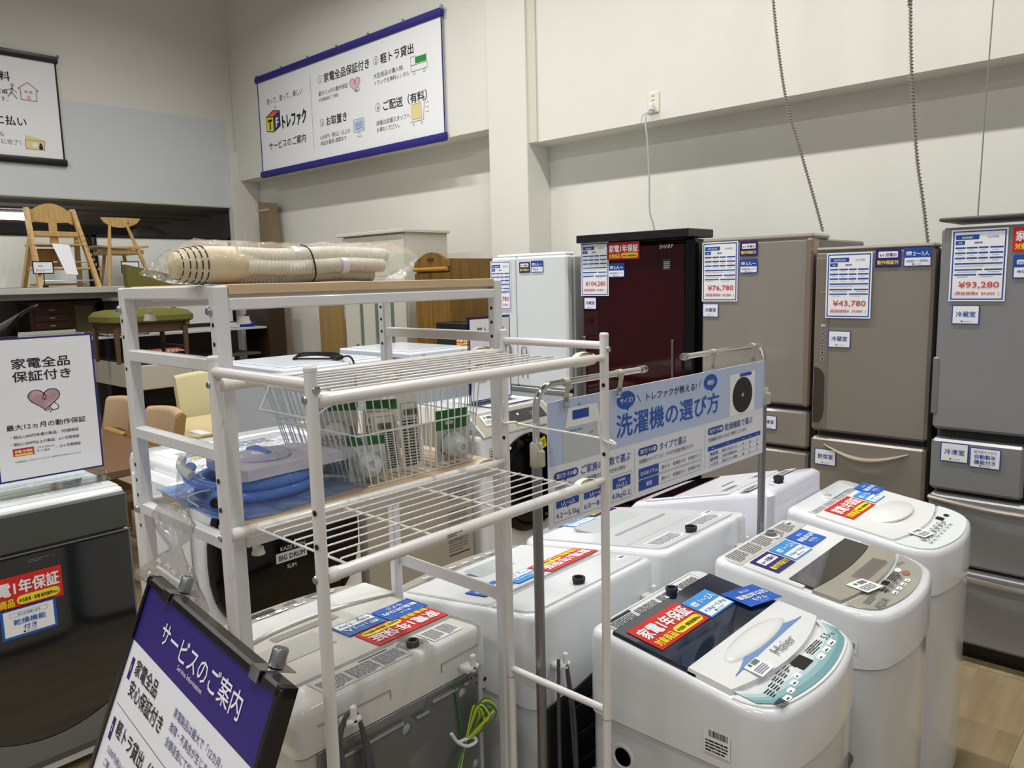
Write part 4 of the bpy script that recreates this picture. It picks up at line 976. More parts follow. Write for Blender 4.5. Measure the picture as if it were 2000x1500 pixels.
g.out('vent_slots', ink, nz)['kind'] = 'stuff'
for i, (x, z, y0, y1, dz) in enumerate(((HX+.014, 1.648, .585, .865, .0), (HX+.026, 1.630, .595, .85, -.002), (HX-.012, 1.650, .585, .875, .0), (HX+.008, 1.615, .58, .84, 0), (HX-.02, 1.622, .60, .86, 0))):
    P, R_ = rib([(x-.004, y0, z+dz), (x+.003, y0+.08, z-.003), (x-.003, y0+.18, z+.002), (x, y1, z)], .0112)
    G().tube(P, R_, 10).out('ribbed_hose', creamw, t, ang=70)
for x, z, y in ((HX+.014, 1.647, .675), (HX+.008, 1.616, .66), (HX+.025, 1.63, .76)):
    G().lathe((x, y, z), [(.0142, 0), (.0142, .012)], 14, 'y').out('hose_clip', plast_w, t)
G().tube(cat([(HX+.012, .697, 1.664), (HX+.032, .699, 1.657), (HX+.042, .701, 1.635), (HX+.041, .703, 1.615), (HX+.035, .701, 1.6055)], 5), .0013, 6).out('black_tie', black, t)
rings = []
rn = random.Random(5)
for i in range(33):
    u = i/32; y = .445+.51*u
    env = min(1, math.sin(PI*min(u/.17, 1)/2)) * min(1, math.sin(PI*min((1-u)/.14, 1)/2)); env = max(env, .04)
    ring = []
    for k in range(26):
        a = 2*PI*k/26; ra = .040*env*(1+.07*math.sin(5*a+9*u)+rn.uniform(-.07, .07)); x = HX+ra*1.02*math.cos(a); z = 1.634+(-.014*(1-env) if u < .5 else .012*(1-env))+ra*.86*math.sin(a)
        ring.append((x, y, max(z, 1.6045)))
    rings.append(ring)
G().loft(rings).out('clear_bag', film, t, ang=50)
# blue bath-pump hose in blister pack
t = thing('blue_hose_pack', 'blue corrugated hose kit in clear blister on blue card, lower board', 'hose pack', (-1.25, .70, 1.2385), absolute=True)
cardb = M('card_blue', '#3c78c4', .5, noise=.5, scale=25, col2='#a9bfe0')
pts = [(-1.395, .553), (-1.155, .535), (-1.10, .55), (-1.085, .60), (-1.12, .80), (-1.17, .835), (-1.36, .80), (-1.39, .76)]
G().prism([(x, y, 1.239) for x, y in pts], (0, 0, .0015)).out('backing_card', cardb, t)
blueh = M('hose_blue', '#5a8ae0', .3, coat=.4)
cx_, cy_ = -1.235, .665
def coil(z, rx, ry, a0, a1, n=40): return [(cx_+rx*math.cos(a0+(a1-a0)*i/n), cy_+ry*math.sin(a0+(a1-a0)*i/n), z) for i in range(n+1)]
for k, z in enumerate((1.2535, 1.272)):
    P, R_ = rib(coil(z, .082, .098, -1.2+.5*k, 4.4+.4*k, 26), .0105, step=.0045, amp=.07); G().tube(P, R_, 10).out('corrugated_hose', blueh, t, ang=70)
G().tube(cat([(-1.33, .59, 1.283), (-1.29, .565, 1.280), (-1.24, .56, 1.274), (-1.20, .575, 1.268)]), .0095, 12).out('hose_end', blueh, t)
he = G().cyl((-1.235, .60, 1.262), (-1.165, .552, 1.256), .0125, 16).out('hose_connector', blueh, t); G().cyl((-1.166, .5525, 1.2562), (-1.1635, .551, 1.256), .0085, 14).out('connector_bore', ink, he)
G().prism([(-1.29, .60, 1.288), (-1.16, .585, 1.284), (-1.145, .60, 1.284), (-1.15, .80, 1.284), (-1.18, .81, 1.286), (-1.27, .76, 1.288)], (0, 0, .018)).out('pump_body', M('pump_white', '#dcdbe8', .25, coat=.5), t)
G().ball((-1.22, .67, 1.305), (.045, .05, .013), 18, 8).out('pump_dome', M('pump_lilac', '#c9cbe4', .25, coat=.5), t)
G().tube([(-1.25, .66, 1.313), (-1.22, .66, 1.3195), (-1.19, .665, 1.313)], .006, 8).out('blue_stripe', blueh, t)
G().tube(cat([(-1.33, .575, 1.30), (-1.30, .56, 1.292), (-1.25, .555, 1.286)]), .008, 8).out('white_elbow', plast_w, t)
G().tube(cat([(-1.20, .56, 1.27), (-1.23, .55, 1.262), (-1.25, .545, 1.25), (-1.21, .545, 1.243)], 6), .0012, 5).out('string', plast_w, t)
rings = [[(cx_+.03+(x)*f, cy_+.01+(y)*f2, z) for x, y in rr(0, 0, .25, .25, .03, 3)] for f, f2, z in ((1, 1, 1.2408), (.98, .99, 1.262), (.95, .96, 1.295), (.86, .88, 1.315), (.6, .62, 1.328))]
rn = random.Random(2); rings = [[(x+rn.uniform(-.002, .002), y+rn.uniform(-.002, .002), z+(rn.uniform(-.002, .002) if z > 1.25 else 0)) for x, y, z in r_] for r_ in rings]
G().loft(rings).out('clear_blister', film, t, ang=25)
# wire basket with accessory packs
t = thing('wire_basket', 'white wire basket full of small packed taps on the lower board', 'basket', (-1.22, .92, 1.2385), absolute=True)
bx0, bx1, by0, by1 = -1.345, -1.095, .80, 1.065; bz0, bz1 = 1.2405, 1.405; fl_ = .035
wire = M('basket_wire', '#dfe6e8', .35, coat=.3)
def bp(u, side, z):
    k = (z-bz0)/(bz1-bz0)*fl_
    if side == 0: return (bx1+k*.25, by0-k+(by1-by0+2*k*.6)*u, z)
    if side == 1: return (bx0-k, by0-k+(by1-by0+2*k)*u, z)
    if side == 2: return (bx0-k+(bx1-bx0+k*1.25)*u, by0-k, z)
    return (bx0-k+(bx1-bx0+k*1.25)*u, by1+k*.6, z)
for side, n in ((0, 17), (1, 17), (2, 16), (3, 16)):
    for i in range(n):
        u = (i+.5)/n; a = bp(u, side, bz1); b = bp(u, side, bz0)
        G().cyl(a, b, .0013, 5).out('basket_wire', wire, t)
for i in range(14):
    y = by0+(by1-by0)*(i+.5)/14; G().cyl((bx0, y, bz0), (bx1, y, bz0), .0013, 5).out('basket_wire', wire, t)
for z, rad in ((bz0, .0016), (bz0+.095, .0017), (bz1, .0028)):
    G().tube([bp(0, 0, z), bp(1, 0, z), bp(1, 1, z), bp(0, 1, z)], rad, 6, True).out('basket_hoop', wire, t)
G().tube([bp(.1, 2, bz1), (-1.30, by0-.085, 1.372), (-1.13, by0-.085, 1.372), bp(.9, 2, bz1)], .0026, 6).out('basket_handle', wire, t)
def pack(label, x, y, z, rz, tilt, w=.075, h=.15, kind=0):
    t = thing('tap_pack', label, 'tap pack', (x, y, z), rz, 'packed washing machine taps in the wire basket')
    t.rotation_euler = (tilt, 0, rz)
    s = Sheet(t, (-w/2, 0, 0), (1, 0, 0), (0, 0, 1), w, h, M('pack_kraft_white', '#d5d3c6', .6), 'backing_card', .0012)
    if kind == 0:
        s.fine(.006, .008, w-.012, h*.62, 16, ink, 1, .5, seed=int(abs(x)*1000)); s.barcode(.01, h*.72, .03, .012); s.frame(.005, h*.68, w-.01, .03, .0008, inkg, 2)
    elif kind == 1:
        s.rect(0, h*(.62 if x > -1.15 and y > 1 else .8), w, h*(.38 if x > -1.15 and y > 1 else .2), M('pack_green', '#2e6b32', .5), 1); s.disc(w*.3, h*.25, .012, MC['pack_green'], 1); s.disc(w*.7, h*.25, .012, MC['pack_green'], 1); s.fine(w*.3, h*.72, w*.5, .014, 1, paperg, 2)
    else:
        s.fine(.004, .004, w-.008, h-.008, 26, inkg, 1, .55, seed=77); s.barcode(w-.03, .06, .012, .04)
    s.done()
    if kind == 1:
        G().lathe((0, -.004, h*.33), [(.026, 0), (.022, -.016), (.012, -.02), (.012, -.034), (.007, -.035), (.007, -.03)], 18, 'y').out('tap', M('tap_white', '#dfe2e0', .25, coat=.5), t)
        rings = [[(px*f, -.0015-d, h*.33+pz*f) for px, pz in rr(0, 0, w*.9, h*.55, .012, 3)] for f, d in ((1, 0), (.96, .03), (.85, .038))]
        G().loft(rings).out('blister', film, t)
    return t
pack('pack of printed instruction sheets leaning at the near left of the basket', -1.19, .812, 1.245, 0.55, .18, .115, .085, 2)
pack('tall narrow text leaflet standing upright in the middle of the basket', -1.125, .93, 1.243, 1.35, -.12, .042, .145)
pack('second text leaflet crossing behind the tall upright one', -1.14, .885, 1.243, 1.2, -.3, .05, .115)
pack('third text leaflet tilted left of the tall upright one', -1.20, .90, 1.25, .9, -.45, .05, .11)
pack('green and grey tap blister standing at the right end of the basket', -1.12, 1.025, 1.243, 1.45, .05, .08, .105, 1)
pack('tap blister with round valve lying at the front of the basket', -1.125, .825, 1.243, 1.15, -.25, .07, .08, 1)
pack('tap blister with round valve against the far left side of the basket', -1.30, .875, 1.262, .8, -.2, .09, .105, 1)
pack('green backed tap blister half hidden in the middle of the basket', -1.23, .965, 1.262, 1.1, -.4, .09, .105, 1)
# knotted bag with brackets, hung on the rack bar
t = thing('parts_bag', 'knotted clear bag of small white brackets hanging from the birch rack crossbar', 'bag', (-1.22, .50, 1.05), absolute=True)
bx, by = -1.185, .503
g = G(); rings = []; rn = random.Random(11)
prof = [(1.264, .022, .004, .01), (1.258, .045, .012, .006), (1.242, .062, .016, 0), (1.224, .058, .015, -.004), (1.210, .038, .013, 0), (1.201, .014, .009, 0), (1.196, .010, .008, 0), (1.190, .014, .009, 0), (1.172, .042, .014, -.012), (1.150, .075, .018, -.022), (1.130, .102, .02, -.03), (1.118, .120, .017, -.036), (1.108, .112, .006, -.032)]
for (z, rx, ry, ox_) in prof:
    ring = []
    for k in range(28):
        a = 2*PI*k/28; f = 1+.10*math.sin(6*a+z*90)+rn.uniform(-.06, .06)
        ring.append((bx+ox_+rx*f*math.cos(a), by+ry*f*math.sin(a)-.012, z+rn.uniform(-.002, .002)))
    rings.append(ring)
g.loft(rings); g.out('plastic_bag', film2, t, ang=50)
g = G(); brk = M('bracket_white', '#f0eee8', .35)
for k in range(5):
    o = V3((bx-.065+.026*k, by-.016+.003*(k % 2), 1.140-.003*k))
    g.tube([o+V3((0, 0, .018)), o+V3((.006, 0, .022)), o+V3((.012, 0, .018)), o+V3((.012, 0, .006)), o+V3((.0, 0, -.004)), o+V3((.0, 0, -.014)), o+V3((.008, 0, -.018)), o+V3((.014, 0, -.014))], .003, 6)
    b_ = g.out('bracket', brk, t); g = G()
G().tube([(bx-.06, by-.018, 1.15), (bx+.05, by-.018, 1.142)], .003, 8).out('bracket_rod', brk, t); G().tube([(bx-.07, by-.02, 1.132), (bx+.045, by-.02, 1.126)], .003, 8).out('bracket_rod', brk, t)

# ================================================================ LEANING POSTER STAND (front left)
TL = V3((-1.123, .428, 1.17)); u = V3((.9951, -.0978, 0)).normalized(); hz = V3((-.0978, -.9951, 0)).normalized()
th = math.radians(22); vd = V3((0, 0, -1))*math.cos(th) + hz*math.sin(th)
PW, PH = .42, .594
t = thing('poster_stand', 'black framed information poster with purple heading leaning back at lower left', 'sign', (-.95, .32, 0), absolute=True)
BL = TL + vd*PH
s = Sheet(t, BL, u, -vd, PW, PH, paper, 'poster', .002)
Y = lambda v: PH - v
s.rect(0, Y(.08), PW, .08, purple, 1)
s.txt('サービスのご案内', .088, Y(.052), .033, white, 3, .01, w=.268); s.txt('Service Information', .168, Y(.0635), .0095, white, 3, 0, w=.085)
def item(n, v, a, b, lines):
    s.rect(.017, Y(v+.031), .0115, .03, purple, 1); s.txt(str(n), .0205, Y(v+.019), .012, white, 3)
    s.txt(a, .038, Y(v+.016), .0235, ink, 3, .015); s.txt(b, .038, Y(v+.044), .0235, ink, 3, .015)
    for i, tx in enumerate(lines): s.txt(tx, .197, Y(v+.012+.0175*i), .0125, navyd, 3, 0)
item(1, .098, '家電全品', '安心保証付き', ('家電製品は最大で「12カ月」の保証付き', '故障・不具合が生じましたら', '全額返金にて保証いたします'))
s.rect(.012, Y(.1665), PW-.024, .0008, ink, 1)
item(2, .182, '軽トラ貸出（無料）', '', ('大型商品の購入時、', 'トラックを無料で', 'レンタルいたします'))
s.txt('5,000円(税込)以上', .03, Y(.226), .0115, navyd, 3); s.txt('ご購入の場合', .03, Y(.243), .0115, navyd, 3)
for i in range(2, 5):
    s.rect(.012, Y(.1665+.1*(i-1)), PW-.024, .0008, ink, 1); item(i+1, .082+.1*i, ('お取置き', 'ご配送', '買取')[i-2], '', ('店舗スタッフまで', 'お尋ねください'))
s.done()
N_p = u.cross(-vd).normalized(); fb_ = black; dp = .02
def rail(a, b, wv, nm='frame_rail'):
    a = V3(a); b = V3(b); wv = V3(wv); f = N_p*.006; bk_ = -N_p*.014
    G().loft([[a+bk_, a+bk_+wv, a+f*.4+wv, a+f+wv*.7, a+f], [b+bk_, b+bk_+wv, b+f*.4+wv, b+f+wv*.7, b+f]]).out(nm, M('satin_black_frame', '#0d0d0e', .3, coat=.3), t)
rail(TL-u*.011, TL+u*(PW+.011), -vd*.011); rail(BL-u*.011, BL+u*(PW+.011), vd*.011)
rail(TL-vd*.011, BL+vd*.011, -u*.011); rail(TL+u*PW-vd*.011, BL+u*PW+vd*.011, u*.011)
for cx in (.078, .372):
    p = TL + u*cx - vd*.011
    c = G().prism([p+N_p*.008-u*.011, p+N_p*.008+u*.011, p-N_p*.034+u*.014, p-N_p*.034-u*.014], -vd*.0016)
    c.prism([p+N_p*.008-u*.011-vd*.0016, p+N_p*.008+u*.011-vd*.0016, p+N_p*.008+u*.011+vd*.013, p+N_p*.008-u*.011+vd*.013], N_p*.0014)
    c = c.out('clamp', chrome, t)
    q = p - N_p*.015
    G().tube([q-vd*.002, q-vd*.003, q-vd*.022, q-vd*.0235], [.008, .0092, .0092, .0082], 18).out('clamp_knob', M('knurled_knob', '#9c9ea0', .28, metal=1), c)
    G().cyl(q, q+vd*.016, .003, 8).out('clamp_screw', chrome, c)
m0 = TL + u*PW*.5 - N_p*.02
G().tube([m0+vd*.06, m0+vd*.3, V3((m0.x, m0.y+.03, .03))], .011, 12).out('pole', black, t)
G().lathe((m0.x, m0.y+.03, 0), [(.15, 0), (.15, .008), (.13, .014), (.012, .03)], 28).out('base', black, t)
"""end of racks"""

# ================================================================ HANGING SIGN ON TWO CHROME STANDS
dU = V3((.045, .91, 0)).normalized()
def stand(label, x, y, ztop, sg, arm, clips):
    """chrome arm on a telescopic pole; sg the way the arm points along dU"""
    t = thing('sign_stand', label, 'sign stand', (x, y, 0), absolute=True, group=None)
    G().cyl((x, y, .02), (x, y, 1.235), .0105, 16).out('lower_pole', M('satin_steel', '#8f9194', .35, metal=.85), t)
    G().lathe((x, y, 1.225), [(.012, 0), (.0135, .003), (.0135, .047), (.0115, .05)], 16).box((x+.008, y-.008, 1.228), (x+.022, y+.004, 1.262), .003).out('height_clamp', M('clamp_beige', '#b6b3a2', .5), t)
    path = [(x, y, 1.23)] + [(x, y, ztop-.045)] + [tuple(V3((x, y, ztop-.045)) + dU*sg*(.045*(1-math.cos(a))) + V3((0, 0, .045*math.sin(a)))) for a in (PI/8, PI/4, 3*PI/8, PI/2)] + [tuple(V3((x, y, ztop))+dU*sg*arm)]
    P = [V3(p) for p in path]; G().tube(P, .0072, 14).out('chrome_arm', chrome, t)
    e = P[-1]; G().tube([e-dU*sg*.012, e+dU*sg*.006, e+dU*sg*.011, e+dU*sg*.014], [.0095, .0095, .0075, .003], 14).out('clear_cap', acryl, t)
    for c in clips:
        p = V3((x, y, ztop)) + dU*sg*c; n = V3((dU.y, -dU.x, 0))
        g = G(); g.tube([p-dU*.008, p+dU*.008], .0088, 12)
        g.loft([[p+n*.009-dU*.008, p+n*.009+dU*.008, p+n*.007+dU*.008, p+n*.007-dU*.008], [p+n*.002-dU*.006+V3((0,0,-.042)), p+n*.002+dU*.006+V3((0,0,-.042)), p+dU*.006+V3((0,0,-.042)), p-dU*.006+V3((0,0,-.042))]])
        k = g.out('clip', M('clip_beige', '#b9b5a6', .45), t)
        g = G().box((-.009, -.001, -.055), (.009, .0045, -.03), .002)
        g.v = [tuple(p + dU*a + n*b + V3((0,0,c_))) for a, b, c_ in g.v]; g.out('clear_jaw', acryl, k)
    G().box((x-.016, y-.2, 0), (x+.016, y+.2, .02), .004).out('base', M('stand_base', '#4a4a4c', .4, metal=.5), t)
    return t
stand('chrome arm stand holding the left end of the blue sign', -.993, 1.14, 1.388, 1, .36, (.09, .27))
stand('chrome arm stand holding the right end of the blue sign', -.957, 2.10, 1.40, -1, .41, (.07, .28))
SW, SH = .878, .272
t = thing('hanging_sign', 'pale blue hanging sign explaining how to choose a washing machine', 'sign', (-1.03, 1.215, 1.07), absolute=True)
s = Sheet(t, (-1.0, 1.182, 1.082), (.045, .91, .004), Z, SW, SH, paper, 'sign_board', .003)
k_ = .911/.878; _P = s.P; s.P = lambda x, y, l: _P(x*k_, y*.985, l); s.w = .911; s.h = .268
s.rect(0, .135, SW, SH-.135, skyb, 1)
tb = M('sign_blue', '#1b55b0', .4); tn = M('sign_navy', '#1d4a9a', .4)
# pictured top loader
gw = M('pic_grey', '#c3c9cb', .4); s.poly([(.042, .135), (.042, .2), (.056, .25), (.152, .25), (.168, .2), (.172, .135)], gw, 2); s.poly([(.05, .21), (.06, .252), (.15, .252), (.163, .21)], white, 3); s.rect(.072, .225, .052, .02, blue2, 4); s.fine(.06, .2, .09, .006, 1, bluel, 4)
s.fine(.125, .188, .025, .004, 1, inkg, 4); s.disc(.094, .256, .0018, ink, 4)
# pictured drum machine
s.rect(.695, .135, .13, .115, white, 2); s.disc(.76, .188, .052, black, 3, 28, .05); s.ring(.76, .188, .036, .002, dkgrey, 4); s.disc(.76, .188, .006, inkl, 4); s.rect(.745, .24, .06, .009, blue2, 4)
for bx_, wd, tx in ((.252, .035, 'サイズ?'), (.6, .034, '機能?')):
    s.disc(bx_, .243, wd*.95, tb, 2, 20, .021); s.poly([(bx_-.003, .224), (bx_+.01, .226), (bx_+.008, .216)], tb, 2); s.txt(tx, bx_, .237, .014, white, 4, .02, 'c')
s.line([(.293, .25), (.305, .232)], .0015, ink, 3); s.line([(.545, .235), (.557, .255)], .0015, ink, 3)
s.txt('トレファクが教える!', .32, .232, .021, ink, 3, .005, w=.215); s.txt('洗濯機の選び方', .215, .163, .058, tb, 3, .018, w=.425)
def head(x, n, tt, wt, body, wb_):
    s.rect(x, .1, .075, .019, tn, 2, .009); s.poly([(x+.03, .101), (x+.04, .101), (x+.034, .095)], tn, 2); s.txt('選び方 その', x+.007, .1055, .0115, white, 3, .012, w=.05); s.disc(x+.064, .1095, .0055, white, 3); s.txt(n, x+.064, .1055, .01, tn, 4, .02, 'c')
    s.txt(tt, x+.081, .101, .0215, tn, 3, .008, w=wt); s.txt(body, x+.002, .082, .0115, ink, 3, 0, w=wb_)
head(.014, '1', 'ご家族の人数で選ぶ', .172, '洗濯物が多いご家族は洗濯機の容量が大きめの物を!', .235)
head(.296, '2', 'タイプで選ぶ', .115, '洗濯機のタイプごとに、それぞれ性能が異なります。', .228)
head(.59, '3', '乾燥機能で選ぶ', .145, '乾燥機能も様々な方式と特徴がございます。', .195)
for x, wd, a, b in ((.014, .082, '1人～2人', '4.2～5.5kg'), (.1, .092, '3人～4人', '6.0～8.0kg'), (.197, .076, '5人以上', '8.0kg以上')):
    s.frame(x, .01, wd, .062, .0008, inkg, 1); s.rect(x+.006, .04, wd-.012, .026, blue2, 2, .003); s.poly([(x+wd/2-.004, .041), (x+wd/2+.004, .041), (x+wd/2, .035)], blue2, 2)
    s.txt('家族構成', x+wd/2, .056, .0065, white, 3, .01, 'c'); s.txt(a, x+wd/2, .043, .0115, white, 3, .02, 'c'); s.txt(b, x+wd/2, .018, .0165, tn, 3, .004, 'c', w=wd*.88)
for x in (.282, .576): s.rect(x, .014, .0008, .108, inkg, 1)
for z_, nm, mk in ((.043, 'ななめドラム', '◎◎○'), (.0145, '縦型', '○○◎')):
    s.frame(.298, z_, .264, .026, .0008, inkg, 1); s.rect(.298, z_, .078, .026, blue2, 2, .003); s.txt(nm, .337, z_+.0085, .0115, white, 3, .02, 'c')
    for i, (tx, xx) in enumerate((('節水', .388), ('乾燥能力', .435), ('洗浄能力', .5))):
        s.txt(tx, xx, z_+.0085, .0105, ink, 3); s.txt(mk[i], xx+(.024 if i == 0 else .044), z_+.0085, .0105, tn, 3)
s.rect(.591, .056, .272, .0125, blue2, 1)
for i, xx in enumerate((.61, .685, .765, .8, .838)): s.fine(xx, .0605, .02, .003, 1, white, 2)
for i, (nm, bd) in enumerate((('風乾燥', '簡易干しの方にオススメ'), ('温風式乾燥', '主流の乾燥方式'), ('ヒートポンプ式', '衣類にやさしい乾燥'))):
    z_ = .044-.0145*i; s.rect(.591, z_-.003, .272, .0006, inkg, 1); s.txt(nm, .6, z_, .0085, tn, 3, .02, w=.04); s.txt(bd, .66, z_, .0075, tn, 3, .01, w=.075)
    for j, xx in enumerate((.765, .80, .84)): s.txt('◎▲○○◎▲▲◎○'[i*3+j], xx, z_, .0085, ink, 3)
s.done()

# ================================================================ DRUM MACHINES (row facing the aisle)
def drum_base(label, x, y0, y1, zt, d, m, cat='washing machine', topm=None):
    t = thing('drum_washing_machine', label, cat, (x-d/2, (y0+y1)/2, 0), absolute=True)
    g = G(); pts = rr(x-d/2, (y0+y1)/2, d, y1-y0, .035, 5)
    g.loft([[(a, b, .03) for a, b in pts], [(a, b, zt-.03) for a, b in pts], [(x-d/2+(a-x+d/2)*.985, (y0+y1)/2+(b-(y0+y1)/2)*.985, zt-.006) for a, b in pts], [(x-d/2+(a-x+d/2)*.96, (y0+y1)/2+(b-(y0+y1)/2)*.96, zt) for a, b in pts]])
    g.out('cabinet', m, t, ang=45); return t
# dark glass fronted one at the left edge
dg = M('black_door_glass', '#171b20', .07, coat=1); olive = M('grey_green_panel', '#494c48', .35)
t = drum_base('white drum washing machine with dark glass front and grey base, left edge', -2.735, .36, .985, .925, .58, app_w)
G().box((-2.737, .385, .79), (-2.712, .975, .915), .006).out('control_panel', olive, t)
G().box((-2.735, .385, .14), (-2.705, .975, .785), .008).out('door', dg, t)
pts = [(-2.71, .385, .30)] + [(-2.71, .385+.59*i/16, .30-.125*math.sin(PI*i/16)) for i in range(1, 16)] + [(-2.71, .975, .30)]
g = G(); lo = [(-2.74, .41+.53*i/16, .045) for i in range(17)]; up = [(-2.702, .385+.59*i/16, .27-.11*math.sin(PI*i/16)) for i in range(17)]
mid = [(-2.705, .39+.575*i/16, .09) for i in range(17)]; g.loft([up, mid, lo], False, False, closed=False); g.out('base_skirt', M('grey_skirt', '#6d6f70', .4), t)
G().box((-2.704, .39, .786), (-2.701, .975, .789)).out('panel_edge', MC['satin_rail'], t)
G().box((-2.78, .37, .925), (-3.25, .975, .9275), .001).out('top_leaflets', paperg, t)
s = Sheet(t, (-2.80, .40, .9276), (0, 1, 0), (-1, 0, 0))
for i in range(3): s.frame(.02+.18*i, .03, .16, .2, .003, inkl, 1); s.fine(.03+.18*i, .05, .14, .16, 9, inkl, 2, .4, seed=i)
s.rect(.25, .14, .14, .028, yel, 3); s.done()
s = Sheet(t, (-2.703, .66, .755), (0, 1, 0), (0, 0, 1)); s.fine(0, 0, .06, .012, 2, inkg); s.line([(.068, 0), (.078, 0), (.073, .01), (.068, 0)], .001, inkg); s.done()
card_year(t, (-2.703, .52, .62), (0, 1, 0), Z, .23); card_size(t, (-2.703, .44, .53), (0, 1, 0), Z, .12, '2～4人', '～7.0kg', blue)
s = Sheet(t, (-2.703, .57, .525), (0, 1, 0), (0, 0, 1), .155, .098, blue, 'feature_card'); s.rect(.008, .008, .139, .082, white); s.frame(.025, .068, .105, .014, .0008, blue, 2); s.txt('何でも洗濯できる', .078, .0715, .008, blue2, 3, .01, 'c'); s.txt('乾燥機能', .078, .043, .02, blue, 3, .02, 'c', w=.09); s.txt('付き', .078, .021, .02, blue, 3, .02, 'c'); logo(s, .058, .011, .007); s.done()
# its acrylic notice
t = thing('acrylic_notice', 'purple edged warranty notice in a clear stand on the dark fronted machine', 'sign', (-2.9, .80, .928), absolute=True)
s = Sheet(t, (-2.905, .655, .975), (.02, .98, 0), Z, .32, .475, purple, 'notice_paper', .0015)
s.rect(.006, .006, .308, .463, paper, 1)
s.txt('家電全品', .155, .375, .037, ink, 3, .02, 'c', w=.175); s.txt('保証付き', .155, .332, .037, ink, 3, .02, 'c', w=.175); heart(s, .155, .262, .048, True, True)
s.txt('最大12ヵ月の動作保証', .155, .172, .021, ink, 3, .015, 'c', w=.24)
s.txt('・税込1,000円未満の製品：7日間保証', .04, .143, .0115, ink, 3, .01, w=.21); s.txt('・税込1,000円以上の製品：6ヶ月間保証', .04, .119, .0115, ink, 3, .01, w=.21)
s.rect(.047, .083, .062, .026, red, 2); s.txt('家電1年保証', .078, .095, .0095, white, 4, .03, 'c'); s.rect(.052, .085, .052, .006, yel, 3); s.txt('こちらのPOPが', .115, .1, .008, ink); s.txt('付いた製品', .115, .089, .008, ink); s.txt('：12ヶ月間保証', .172, .093, .0115, ink, 3, .01)
s.txt('※全額返金にて対応いたします ※一部対象外の商品がございます', .05, .062, .006, ink, w=.2); s.done()
G().box((-2.912, .645, .955), (-2.9085, .985, 1.455), .001).out('clear_back', acryl, t); G().box((-2.975, .645, .929), (-2.86, .985, .934), .001).out('clear_foot', acryl, t); G().box((-2.915, .645, .934), (-2.906, .985, .96), .001).out('clear_bend', acryl, t)
# big drum
t = drum_base('white drum washing machine with large round edged black door behind the racks', -2.735, 1.205, 1.955, .93, .58, app_w)
g = G(); cy, cz = 1.58, .56; ring = lambda f, x: [(x, cy+.335*f*math.copysign(abs(math.cos(a))**.8, math.cos(a)), cz+.335*f*math.copysign(abs(math.sin(a))**.8, math.sin(a))) for a in [2*PI*k/40 for k in range(40)]]
g.loft([ring(1, -2.74), ring(1, -2.715), ring(.975, -2.70), ring(.8, -2.695)]); d = g.out('door', blackg, t)
g = G()
for sg in (-1, 1): g.box((-2.7005, cy+sg*.235-.003, .31), (-2.694, cy+sg*.235+.003, .82))
g.out('door_seam', M('seam_black', '#000000', .8), d)
for z in (.70, .42): G().box((-2.706, cy-.33, z), (-2.699, cy-.24, z+.006)).out('hinge_seam', MC['seam_black'], d)
s = Sheet(d, (-2.694, cy-.075, .50), (0, 1, 0), Z); s.txt('KAZE IRON', .02, .048, .022, silver, 3, .015); s.rect(0, 0, .14, .04, silver, 1); s.txt('BIG DRUM', .07, .009, .03, ink, 3, .02, 'c', w=.12); s.txt('SLIM', .045, -.03, .022, silver, 3, .015); s.done()
G().box((-2.80, 1.26, .93), (-3.2, 1.9, .932), .001).out('top_leaflets', paper, t)
s = Sheet(t, (-2.82, 1.28, .9325), (0, 1, 0), (-1, 0, 0)); s.rect(.03, .1, .16, .03, yel); s.fine(.02, .15, .4, .12, 6, inkl); s.done()
tg = G().box((-3.08, 1.13, .0), (-2.74, 1.195, .9), .01).out('drum_washing_machine', app_w); tag(tg, 'narrow white appliance side showing between the dark glass machine and the large black door one', 'appliance'); tg.name = 'slim_appliance'
# beige carton
t = thing('appliance_carton', 'tall pale beige carton with small printing between two drum machines', 'carton', (-3.0, 2.33, 0), absolute=True)
cb = M('carton_beige', '#aca597', .7, noise=.06, scale=3); G().box((-2.76, 2.0, 0), (-3.3, 2.66, .93), .004).out('carton_body', cb, t)
G().box((-2.7585, 2.0, .925), (-3.3, 2.325, .934)).box((-2.7585, 2.335, .925), (-3.3, 2.66, .934)).out('carton_flap', cb, t)
s = Sheet(t, (-2.7595, 2.47, .2), (0, 1, 0), Z)
for i in range(4): s.fine(.02, .05+.13*i, .13, .09, 6, inkg, 1, .4, seed=i)
s.rect(.02, .03, .14, .006, dkgrey); s.txt('取扱注意', .03, .6, .02, inkg); s.done()
# drum machine with taupe control panel
t = drum_base('white drum washing machine with taupe slanted panel and yellow door sticker', -2.74, 2.72, 3.36, .80, .60, app_w)
g = G().prism([(-2.75, 2.735, .79), (-2.735, 2.735, .80), (-2.86, 2.735, .905), (-3.3, 2.735, .915), (-3.34, 2.735, .79)], (0, .61, 0)); g.out('sloped_top', app_w, t, ang=20)
sl = V3((-.125, 0, .105)).normalized()
s = Sheet(t, (-2.738, 2.745, .801), (0, 1, 0), sl, .59, .155, M('panel_taupe2', '#aaa495', .35), 'control_panel', .003)
s.rect(.24, .045, .3, .085, M('smoked_display', '#2b2927', .15, coat=.5), 1, .01); s.disc(.33, .1, .008, white, 2); s.fine(.26, .02, .26, .012, 1, inkg); s.fine(.42, .06, .08, .05, 3, inkg); s.done()
tag_small(t, V3((-2.738, 2.80, .801))+sl*.06+V3((.004, 0, .005)), (0, 1, 0), sl, .09)
G().lathe((-2.745, 3.08, .50), [(.27, -.02), (.275, .02), (.25, .045), (.235, .05), (.22, .035), (.16, .05), (.001, .06)], 40, 'x').out('door', blackg, t)
